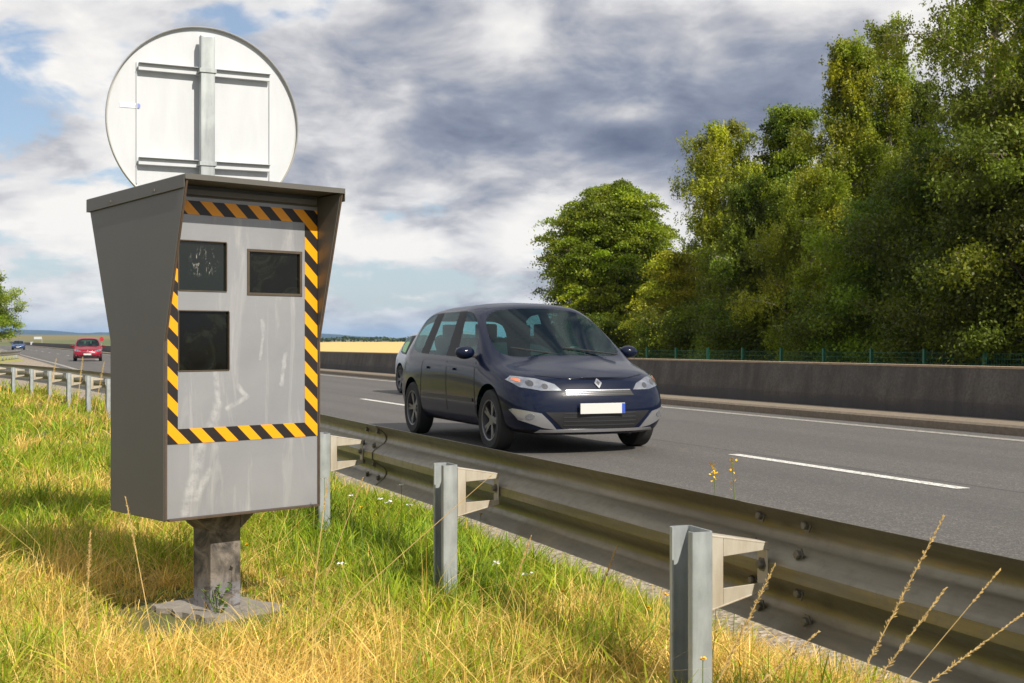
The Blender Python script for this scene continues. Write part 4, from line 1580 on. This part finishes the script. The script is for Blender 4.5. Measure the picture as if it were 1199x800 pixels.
    for y in (.05, -.90):
        for x in ((-.37, .37) if y > -.5 else (-.45, 0, .45)):
            sw = (.23 if y > -.5 else .21) * sx
            st = MB(); st.prism([(.42, .52), (.44, .68), (.02, .68), (-.14, 1.20), (-.26, 1.19), (-.14, .52)],
                                lambda p, q, tt: Vector((tt, (y + p) * sy, q * sz)), x * sx - sw, x * sx + sw)
            sto = st.build('seat', M['interior'], root, bevel=.03)
            st = MB(); st.box((x * sx, (y - .21) * sy, 1.28 * sz), (.26, .09, .17)); st.build('headrest', M['interior'], sto, bevel=.03)
    mb = MB(); mb.lathe([(.175, -.012), (.19, 0), (.175, .012), (.165, 0)], Matrix.Translation((-.37 * sx, .62 * sy, .93 * sz)) @ Matrix.Rotation(R(68), 4, 'X'), 28, True)
    mb.build('steering_wheel', M['blackp'], root, smooth=True)
    # wheels
    wr = wheel_r
    protos = None
    for y in wy:
        for side in (1, -1):
            if protos is None:
                tb = MB()
                tb.lathe([(wr * .66, -.095), (wr * .90, -.105), (wr * .985, -.085), (wr, -.05), (wr, .05), (wr * .985, .085), (wr * .90, .105), (wr * .66, .095)], Matrix.Rotation(R(90), 4, 'Y'), 48, True)
                to = tb.build('wheel', M['tyre'], root, smooth=True)
                rb = MB()
                MR = Matrix.Rotation(R(90), 4, 'Y')
                rb.lathe([(wr * .68, .088), (wr * .66, .098), (wr * .62, .092), (wr * .60, .02), (wr * .58, -.07), (wr * .66, -.08)], MR, 40)
                rb.lathe([(0, .070), (wr * .17, .070), (wr * .20, .055), (wr * .20, .0), (0, 0)], MR, 20)
                for q in range(5):
                    for dq in (-.13, .13):
                        a = 2 * math.pi * q / 5 + dq
                        ra = Matrix.Rotation(a, 4, 'X')
                        rb.prism([(-.014, wr * .15), (.014, wr * .15), (.018, wr * .63), (-.018, wr * .63)],
                                 lambda p, q_, tt, ra=ra: ra @ Vector((tt - (.0 if q_ < .1 else -.012), p, q_)), .045, .068)
                rb.build('rim', M['rim'], to, smooth=True)
                rd = MB(); rd.lathe([(0, -.02), (wr * .57, -.02), (wr * .57, -.03), (0, -.03)], MR, 24); rd.build('brake_disc', M['blackp'], to)
                protos = to
            else:
                to = copy_tree(protos, root)
            to.location = (side * (.915 - .112) * sx, y, wr)
            to.rotation_euler = (y * .7, 0, 0) if side == 1 else (0, 0, math.pi)
    return root


def place_car(s, D):
    x, y = XY(s, D)
    return (x, y, road_z(s) + .003), TH + math.pi      # facing the camera


M['navy'] = paint('navy_paint', (.0035, .007, .023), .0, .35)
M['silver'] = paint('silver_paint', (.45, .47, .52), .7, .35)
M['red'] = paint('red_paint', (.26, .008, .025), .2, .35)
M['blue'] = paint('blue_paint', (.02, .05, .16), .3, .35)
GC = 'cars driving on the road towards the viewer'
l_, r_z = place_car(14.4, 5.93)
car('people_carrier', 'dark navy blue people carrier passing close behind the crash rail in the near lane', GC, M['navy'], l_, r_z, 4.48, 1.90, 1.67, wheel_r=.335)
l_, r_z = place_car(27.6, 9.68)
car('hatchback', 'pale silver hatchback in the far lane, mostly hidden behind the navy people carrier', GC, M['silver'], l_, r_z, 4.1, 1.72, 1.46, detail=False, silver_lower=False)
l_, r_z = place_car(92.5, 6.15)
car('off_road_car', 'red off road car with black lower bumper in the distance left of the speed camera', GC, M['red'], l_, r_z - .07, 4.4, 1.86, 1.60, wheel_r=.35, silver_lower=False, cladding=True)
l_, r_z = place_car(205, 5.6)
car('saloon_car', 'small far off dark blue car beside the green tree at the left', GC, M['blue'], l_, r_z - .05, 4.3, 1.8, 1.40, detail=False, silver_lower=False)

# ------------------------------------------------------------------ far signs
def far_at(px, Yd):
    x = (px - 599.5) / 1500 * Yd
    return x, Yd, ground_z(x, Yd)
x, y, z = far_at(44.5, 330)
fsn = empty('direction_sign', (x, y, z)); tag(fsn, 'white rectangular direction sign on a pale post in the far field behind the road', 'sign')
MB().tube([(1.0, 0, -.3), (1.0, 0, 2.0)], .09, 8).build('post', M['galv'], fsn)
MB().box((0, -.1, 2.05), (2.0 , .08, .62)).build('sign_panel', M['sign_white'], fsn, bevel=.02)
x, y, z = far_at(37.3, 300)
fsn = empty('marker_board', (x, y, z)); tag(fsn, 'small squat white marker board low beside the far road', 'sign')
MB().box((0, 0, .75), (.62, .1, .7)).build('board', M['sign_white'], fsn, bevel=.03)
MB().tube([(0, 0.1, -.3), (0, .1, .45)], .05, 6).build('post', M['galv'], fsn)
x, y, z = far_at(119.0, 120)
fsn = empty('warning_sign', (x, y, road_z(120))); tag(fsn, 'small red sign just left of the speed camera cabinet beyond the red car', 'sign')
MB().tube([(0, .04, 0), (0, .04, 1.2)], .03, 6).build('post', M['galv'], fsn)
mb = MB(); mb.lathe([(0, .02), (.20, .02), (.20, 0), (0, 0)], Matrix.Translation((0, 0, 1.55)) @ Matrix.Rotation(R(90), 4, 'X'), 28); mb.build('sign_panel', M['sign_red'], fsn)

# ------------------------------------------------------------------ grass
rng = np.random.default_rng(7)
BX0, BX1 = -1.8, -.7


def gz_np(x, y):
    return np.array([ground_z(a, b_) for a, b_ in zip(x, y)])


NG = 260
gx = np.linspace(-40, 6, NG); gy = np.linspace(1.5, 60, NG)


def field(x, y, sc, seed):
    return np.array([noise.fractal((a * sc, b_ * sc, seed), 1.0, 2.0, 4) for a, b_ in zip(x, y)])


def blades(n, ymin, ymax, power, lo, hi, wid, kind):
    """numpy blades: tapered, bent, three segments"""
    # sample depth with density ~ y^-power, azimuth over the view plus margins
    q = rng.uniform(0, 1, n)
    y = (ymin ** (1 - power) + q * (ymax ** (1 - power) - ymin ** (1 - power))) ** (1 / (1 - power))
    a = rng.uniform(-.52, .48, n)
    x = a * y
    s = -x * ST + y * CT
    D = x * CT + y * ST
    lim = 2.90 - .0052 * np.maximum(0, s - 13) ** 2 + rng.normal(0, .10, n)
    # gather the blades into tufts: snap most of them to shared tuft centres
    nt_ = max(50, n // 22)
    ti = rng.integers(0, nt_, n)
    tx, ty = x[ti], y[ti]
    loose = rng.uniform(0, 1, n) < .30
    rad_ = np.abs(rng.normal(0, .028, n)) * np.maximum(1, ty / 7)
    ta = rng.uniform(0, 2 * math.pi, n)
    x = np.where(loose, x, tx + rad_ * np.cos(ta)); y = np.where(loose, y, ty + rad_ * np.sin(ta))
    outw = np.where(loose, 0, 1.0)
    thn = rng.uniform(.55, 1.35, nt_)[ti]; thn = np.where(loose, rng.uniform(.5, 1.0, n), thn)
    tcol = rng.uniform(.78, 1.22, nt_)[ti]; tcol = np.where(loose, 1.0, tcol)
    s = -x * ST + y * CT
    D = x * CT + y * ST
    keep = (D < lim) & (x > -.50 * y - .6)
    x, y, D, lim, ta, outw, thn, tcol = [q_[keep] for q_ in (x, y, D, lim, ta, outw, thn, tcol)]
    dryn = field(x, y, .55, 3.3)
    dry = dryn + field(x, y, 2.6, 9.1) * .45
    # patches: straw in the foreground and around the slab, greener near the rail and on the left
    dry += .55 * np.exp(-(((x + .1) / 1.5) ** 2 + ((y - 4.1) / 1.0) ** 2)) + .35 * np.exp(-(((x + 1.6) / 1.2) ** 2 + ((y - 5.6) / .8) ** 2))
    dry -= .45 * np.exp(-((D - 1.75) / .55) ** 2) * (y < 9) + .30 * np.exp(-(((x + 2.7) / 1.3) ** 2 + ((y - 7.6) / 1.2) ** 2))
    dry -= .35 * np.exp(-(((x + .2) / .5) ** 2 + ((y - 5.6) / .8) ** 2))
    dry -= .22 * np.clip((y - 5.5) / 3, 0, 1)
    r = rng.normal(0, .30, len(x))
    if kind == 'green':
        k = (dry + r) < .20
    elif kind == 'dry':
        k = (dry + r) > -.12
    else:
        k = np.ones(len(x), bool)
    x, y, dry, D, ta, outw, thn, tcol = [q_[k] for q_ in (x, y, dry, D, ta, outw, thn, tcol)]
    # keep the slab clear
    sd = np.hypot(x - FOOT[0], (y - FOOT[1] + .16) * .9)
    k = (sd > .30 + rng.uniform(-.06, .12, len(x)))
    x, y, dry, D, ta, outw, thn, tcol = [q_[k] for q_ in (x, y, dry, D, ta, outw, thn, tcol)]
    n = len(x)
    sd = np.hypot(x - FOOT[0], (y - FOOT[1] + .16) * .9)
    z = gz_np(x, y) - .01
    hfield = 1 + .5 * field(x, y, 1.3, 6.6)
    h = rng.uniform(lo, hi, n) * thn * np.clip((sd - .05) / .6, .3, 1) * np.clip(hfield, .5, 1.7) * np.clip(1 - .55 * np.exp(-((D - 2.85) / .25) ** 2), .3, 1)
    wscale = np.maximum(1, y / 6.0)
    wd = wid * rng.uniform(.6, 1.4, n) * wscale
    ang = np.where((outw > 0) & (rng.uniform(0, 1, n) < .75), ta + rng.normal(0, .6, n), rng.uniform(0, 2 * math.pi, n))
    bend = rng.uniform(.1, 1.5 if kind == 'dry' else 1.0, n) * h
    # slight common wind lean
    dx = np.cos(ang) * bend + .05 * h; dy_ = np.sin(ang) * bend
    fa = rng.uniform(0, math.pi, n)
    px_, py_ = np.cos(fa) * wd / 2, np.sin(fa) * wd / 2
    rows = []
    for tt, ww in ((0, 1), (.4, .85), (.75, .55), (1, .08)):
        hz = h * tt * (1 - .30 * (bend / h) * tt)
        cx_ = x + dx * tt ** 2; cy_ = y + dy_ * tt ** 2; cz_ = z + hz
        rows.append(np.stack([cx_ - px_ * ww, cy_ - py_ * ww, cz_], 1))
        rows.append(np.stack([cx_ + px_ * ww, cy_ + py_ * ww, cz_], 1))
    V = np.stack(rows, 1).reshape(-1, 3)
    b0 = np.arange(n)[:, None] * 8
    Q = np.concatenate([b0 + np.array([[0, 1, 3, 2]]), b0 + np.array([[2, 3, 5, 4]]), b0 + np.array([[4, 5, 7, 6]])], 0)
    if kind == 'green':
        c0 = np.array([.13, .26, .012]); c1 = np.array([.48, .50, .03])
    else:
        c0 = np.array([.48, .30, .055]); c1 = np.array([.95, .70, .22])
    m_ = rng.uniform(0, 1, (n, 1)) * .65 + np.clip(dry[:, None] * .5 + .3, 0, .6) * .5
    col = c0 + (c1 - c0) * np.clip(m_, 0, 1)
    col *= rng.uniform(.65, 1.3, (n, 1)) * tcol[:, None]
    # greener at the root, a little yellow at the tip is the blade's own colour
    T = np.repeat(col[:, None], 8, 1)
    tip = np.array([0, 0, .33, .33, .66, .66, 1, 1])[None, :, None]
    T = T * (1 - .0 * tip)
    return V, Q, T.reshape(-1, 3)


def grass_obj(name, parts, label):
    Vs, Qs, Ts = [], [], []
    o_ = 0
    for V, Q, T in parts:
        Vs.append(V); Qs.append(Q + o_); Ts.append(T); o_ += len(V)
    o = link(name, np_mesh(name, np.concatenate(Vs), np.concatenate(Qs), np.concatenate(Ts)), M['grass'])
    tag(o, label, 'grass', kind='stuff')
    return o


grass_obj('green_grass', [blades(260000, 2.3, 9, 1.2, .05, .175, .0055, 'green'), blades(160000, 8, 48, 1.3, .07, .21, .0055, 'green')],
          'green verge grass growing between the crash rail and the speed camera')
grass_obj('dry_grass', [blades(220000, 2.3, 9, 1.2, .04, .165, .0042, 'dry'), blades(130000, 8, 48, 1.3, .06, .21, .0045, 'dry')],
          'straw coloured dry grass mixed through the verge around the speed camera')
grass_obj('broad_leaved_grass', [blades(16000, 2.3, 12, 1.2, .08, .20, .010, 'green')], 'wider green grass leaves standing out of the verge in tufts')
# long thin straw stems with tiny heads, nobody could count them
V, Q, T = blades(6000, 2.6, 22, 1.3, .20, .40, .0028, 'dry')
grass_obj('tall_straw', [(V, Q, T)], 'taller bleached straw stems scattered over the verge')

# single grass stalks that stand out in the photograph
M['stalk'] = simple('dry_stalk', (.55, .38, .15), .8, nscale=40, namt=.25)
M['petal'] = simple('white_petal', (.80, .80, .76), .6)
M['petaly'] = simple('yellow_petal', (.85, .52, .02), .6)
M['stem'] = simple('flower_stem', (.14, .20, .04), .7)


def ray(px, py, Yd):
    return Vector(((px - 599.5) / 1500 * Yd, Yd, 1.2 + (398 - py) / 1500 * Yd))


def stalk(base_px, tip_px, Yb, Yt, label, head=.28, thick=.0016, curve=.02, hw=.006):
    b_ = ray(*base_px, Yb); t_ip = ray(*tip_px, Yt)
    gzb = ground_z(b_.x, b_.y)
    # carry the stem on down to the ground
    d = (t_ip - b_)
    root_ = b_ - d * max(0, (b_.z - gzb) / max(d.z, .05)) * 1.0
    root_.z = gzb
    rt = empty('grass_stalk', root_); tag(rt, label, 'grass stalk', 'tall dry grass stalks standing in the verge')
    mb = MB(); pts = []
    side = Vector((d.y, -d.x, 0)).normalized() if d.xy.length > .01 else Vector((1, 0, 0))
    for i in range(9):
        q = i / 8
        pts.append((root_.lerp(t_ip, q) + side * curve * math.sin(q * math.pi)) - root_)
    mb.tube(pts, [thick * (1 - .5 * i / 8) for i in range(9)], 5)
    mb.build('stem', M['stalk'], rt)
    if head > 0:
        rr = random.Random(int(base_px[0] * 7 + tip_px[0]))
        hb = MB()
        for i in range(int(150 * head / .28)):
            q = 1 - head * rr.random()
            c = root_.lerp(t_ip, q) + side * curve * math.sin(q * math.pi) - root_
            w_ = hw * (math.sin(math.pi * min(1, (1 - q) / head * .9 + .08)) * .9 + .2)
            dd = Vector((rr.gauss(0, 1), rr.gauss(0, 1), rr.gauss(0, .4))).normalized() * w_ * rr.uniform(.2, 1)
            ax = (d.normalized() * .006 + dd * .4)
            hb.tube([c + dd * .3, c + dd * .6 + ax * .5, c + dd + ax], [.0004, .0010, .0002], 4, False)
        hb.build('seed_head', M['stalk'], rt)


stalk((1000, 800), (1104, 606), 2.35, 2.35, 'thick upright straw stalk with long fluffy head in front of the rail', .55, .0014, .015, .006)
stalk((1030, 790), (1106, 690), 2.3, 2.3, 'shorter straw stalk with narrow head right of the thick one', .75, .0013, .008, .007)
stalk((1062, 800), (1170, 668), 2.2, 2.2, 'thin reddish bare stalk leaning right across the rail', .10, .0011, -.008, .003)
stalk((1085, 800), (1199, 718), 2.2, 2.2, 'slanting stalk with slender head at the bottom right corner', .55, .0012, .01, .006)
stalk((842, 800), (908, 660), 2.7, 2.7, 'straw stalk with knotty head crossing the spacer of the nearest post', .45, .0016, -.012, .007)
stalk((900, 790), (958, 740), 2.6, 2.6, 'low straw stalk right of the nearest post', .5, .0014, .006, .006)
stalk((425, 690), (576, 556), 4.2, 4.2, 'long bare straw leaning right in front of the second post', .03, .0018, -.02, .003)
stalk((158, 640), (147, 583), 4.4, 4.4, 'short brown stalk in front of the left side of the cabinet', .4, .0022, .0, .006)
stalk((103, 680), (106, 622), 4.2, 4.2, 'brown upright stalk in the shade left of the cabinet', .5, .0018, .0, .006)
stalk((374, 640), (384, 560), 5.1, 5.1, 'pair of pale straws rising beside the right edge of the cabinet', .3, .0028, .01, .006)
stalk((395, 640), (425, 560), 5.6, 5.6, 'pale straw leaning right between cabinet and second post', .3, .0022, .01, .006)
stalk((700, 700), (722, 640), 4.4, 4.4, 'thin straw right of the second post', .4, .0013, .006, .005)
stalk((600, 690), (622, 628), 4.6, 4.6, 'straw stalk under the rail just right of the second post', .4, .0013, .006, .005)
stalk((60, 450), (66, 420), 17, 17, 'straw stalk in front of the distant part of the rail, left one', .4, .006, .0, .02)
stalk((93, 452), (97, 418), 15.5, 15.5, 'straw stalk in front of the distant rail below the red car', .4, .006, .0, .02)
stalk((116, 455), (122, 424), 15, 15, 'straw stalk beside the distant rail close to the cabinet edge', .4, .005, .0, .02)


def flower(px, py, Yd, kind, label, sc=1.0):
    p = ray(px, py, Yd)
    g_ = ground_z(p.x, p.y)
    rt = empty('wildflower', (p.x, p.y, g_)); tag(rt, label, 'flower', 'white wildflowers in the verge' if kind == 'w' else 'yellow wildflowers in the verge')
    h = max(.05, p.z - g_)
    MB().tube([(0.01, 0, 0), (.0, .005, h * .5), (0, 0, h)], .0012, 4).build('stem', M['stem'], rt)
    mb = MB(); rr = random.Random(int(px))
    for k in range(14 if kind == 'w' else 9):
        a = rr.uniform(0, 6.28); r = rr.uniform(0, .020 if kind == 'w' else .006) * sc
        c = Vector((math.cos(a) * r, math.sin(a) * r, h + rr.uniform(-.003, .004)))
        e = (.006 if kind == 'w' else .0065) * sc
        t1 = Vector((rr.gauss(0, 1), rr.gauss(0, 1), .3)).normalized() * e; t2 = t1.cross(Vector((.2, .1, 1))).normalized() * e * .8
        mb.add([c - t1, c + t2, c + t1, c - t2 + Vector((0, 0, .002))], [(0, 1, 2, 3)])
    mb.build('blossom', M['petal' if kind == 'w' else 'petaly'], rt)


W_ = [(412, 580, 5.9, 'right beside the cabinet edge'), (447, 584, 5.9, 'left of the pair under the rail'), (455, 588, 5.8, 'right of the pair under the rail'),
      (478, 591, 5.8, 'nearest the second post on its left'), (398, 660, 4.9, 'low between cabinet and second post'), (581, 659, 4.8, 'just right of the second post'),
      (617, 672, 4.7, 'further right of the second post'), (470, 568, 6.4, 'under the rail behind the others'), (380, 560, 6.6, 'close behind the cabinet edge')]
for px, py, Yd, lab in W_:
    flower(px, py, Yd, 'w', 'white flower head in the grass ' + lab, 1.1)
Yl = [(424, 594, 5.6, 'between the white flowers'), (380, 622, 5.2, 'right of the cabinet bottom corner'), (289, 637, 5.0, 'beneath the cabinet bottom edge'), (659, 692, 4.5, 'below the rail right of the second post'),
      (823, 772, 3.3, 'at the foot of the nearest post'), (866, 776, 3.2, 'right of the nearest post'), (781, 696, 4.3, 'left of the nearest post'), (890, 798, 3.0, 'at the bottom edge right of the nearest post'),
      (760, 712, 4.2, 'lowest left of the nearest post'), (346, 586, 6.0, 'half hidden behind the cabinet'), (563, 602, 5.6, 'beside the spacer of the second post')]
for px, py, Yd, lab in Yl:
    flower(px, py, Yd, 'y', 'small yellow flower ' + lab, 1.0)
# a leafy weed at the foot of the post
wd = empty('leafy_weed', (FOOT[0] + .03, FOOT[1] - .14, ftz - .01)); tag(wd, 'small green leafy weed at the foot of the speed camera post', 'weed')
mb = MB(); st = MB(); rr = random.Random(5)
for k in range(9):
    a = rr.uniform(0, 6.28); h = rr.uniform(.05, .13); tip = Vector((math.cos(a) * .06, math.sin(a) * .05, h))
    st.tube([(0, 0, 0), tip * .5 + Vector((0, 0, .015)), tip], .0016, 4)
    for j in range(5):
        c = tip * rr.uniform(.5, 1.0); t1 = Vector((rr.gauss(0, 1), rr.gauss(0, 1), rr.gauss(0, .5))).normalized() * .022; t2 = t1.cross(Vector((rr.gauss(0, .4), .3, 1))).normalized() * .010
        mb.add([c, c + t1 * .5 + t2, c + t1, c + t1 * .5 - t2], [(0, 1, 2, 3)])
st.build('stem', M['stem'], wd)
M['weed'] = simple('weed_leaf', (.10, .19, .03), .5)
mb.build('leaves', M['weed'], wd)
# roadside plants rising behind the rail
for px, py, Yd, lab in ((835, 560, 4.6, 'left of the pair'), (857, 556, 4.6, 'right of the pair')):
    p = ray(px, py, 4.6); g_ = road_z(4) 
    rt = empty('mustard_plant', (p.x, p.y, g_)); tag(rt, 'thin yellow flowering plant seen over the top of the rail, ' + lab, 'plant', 'yellow plants behind the rail')
    h = p.z - g_ + .06
    MB().tube([(0, 0, 0), (.02, 0, h * .6), (.0, 0, h)], .0015, 4).build('stem', M['stem'], rt)
    mb = MB(); rr = random.Random(px)
    for k in range(26):
        c = Vector((rr.gauss(0, .008), rr.gauss(0, .008), h - abs(rr.gauss(0, .045)))); e = .005
        t1 = Vector((rr.gauss(0, 1), rr.gauss(0, 1), rr.gauss(0, 1))).normalized() * e; t2 = t1.cross(Vector((.2, .4, 1))).normalized() * e
        mb.add([c - t1, c + t2, c + t1, c - t2], [(0, 1, 2, 3)])
    mb.build('blossom', M['petaly'], rt)
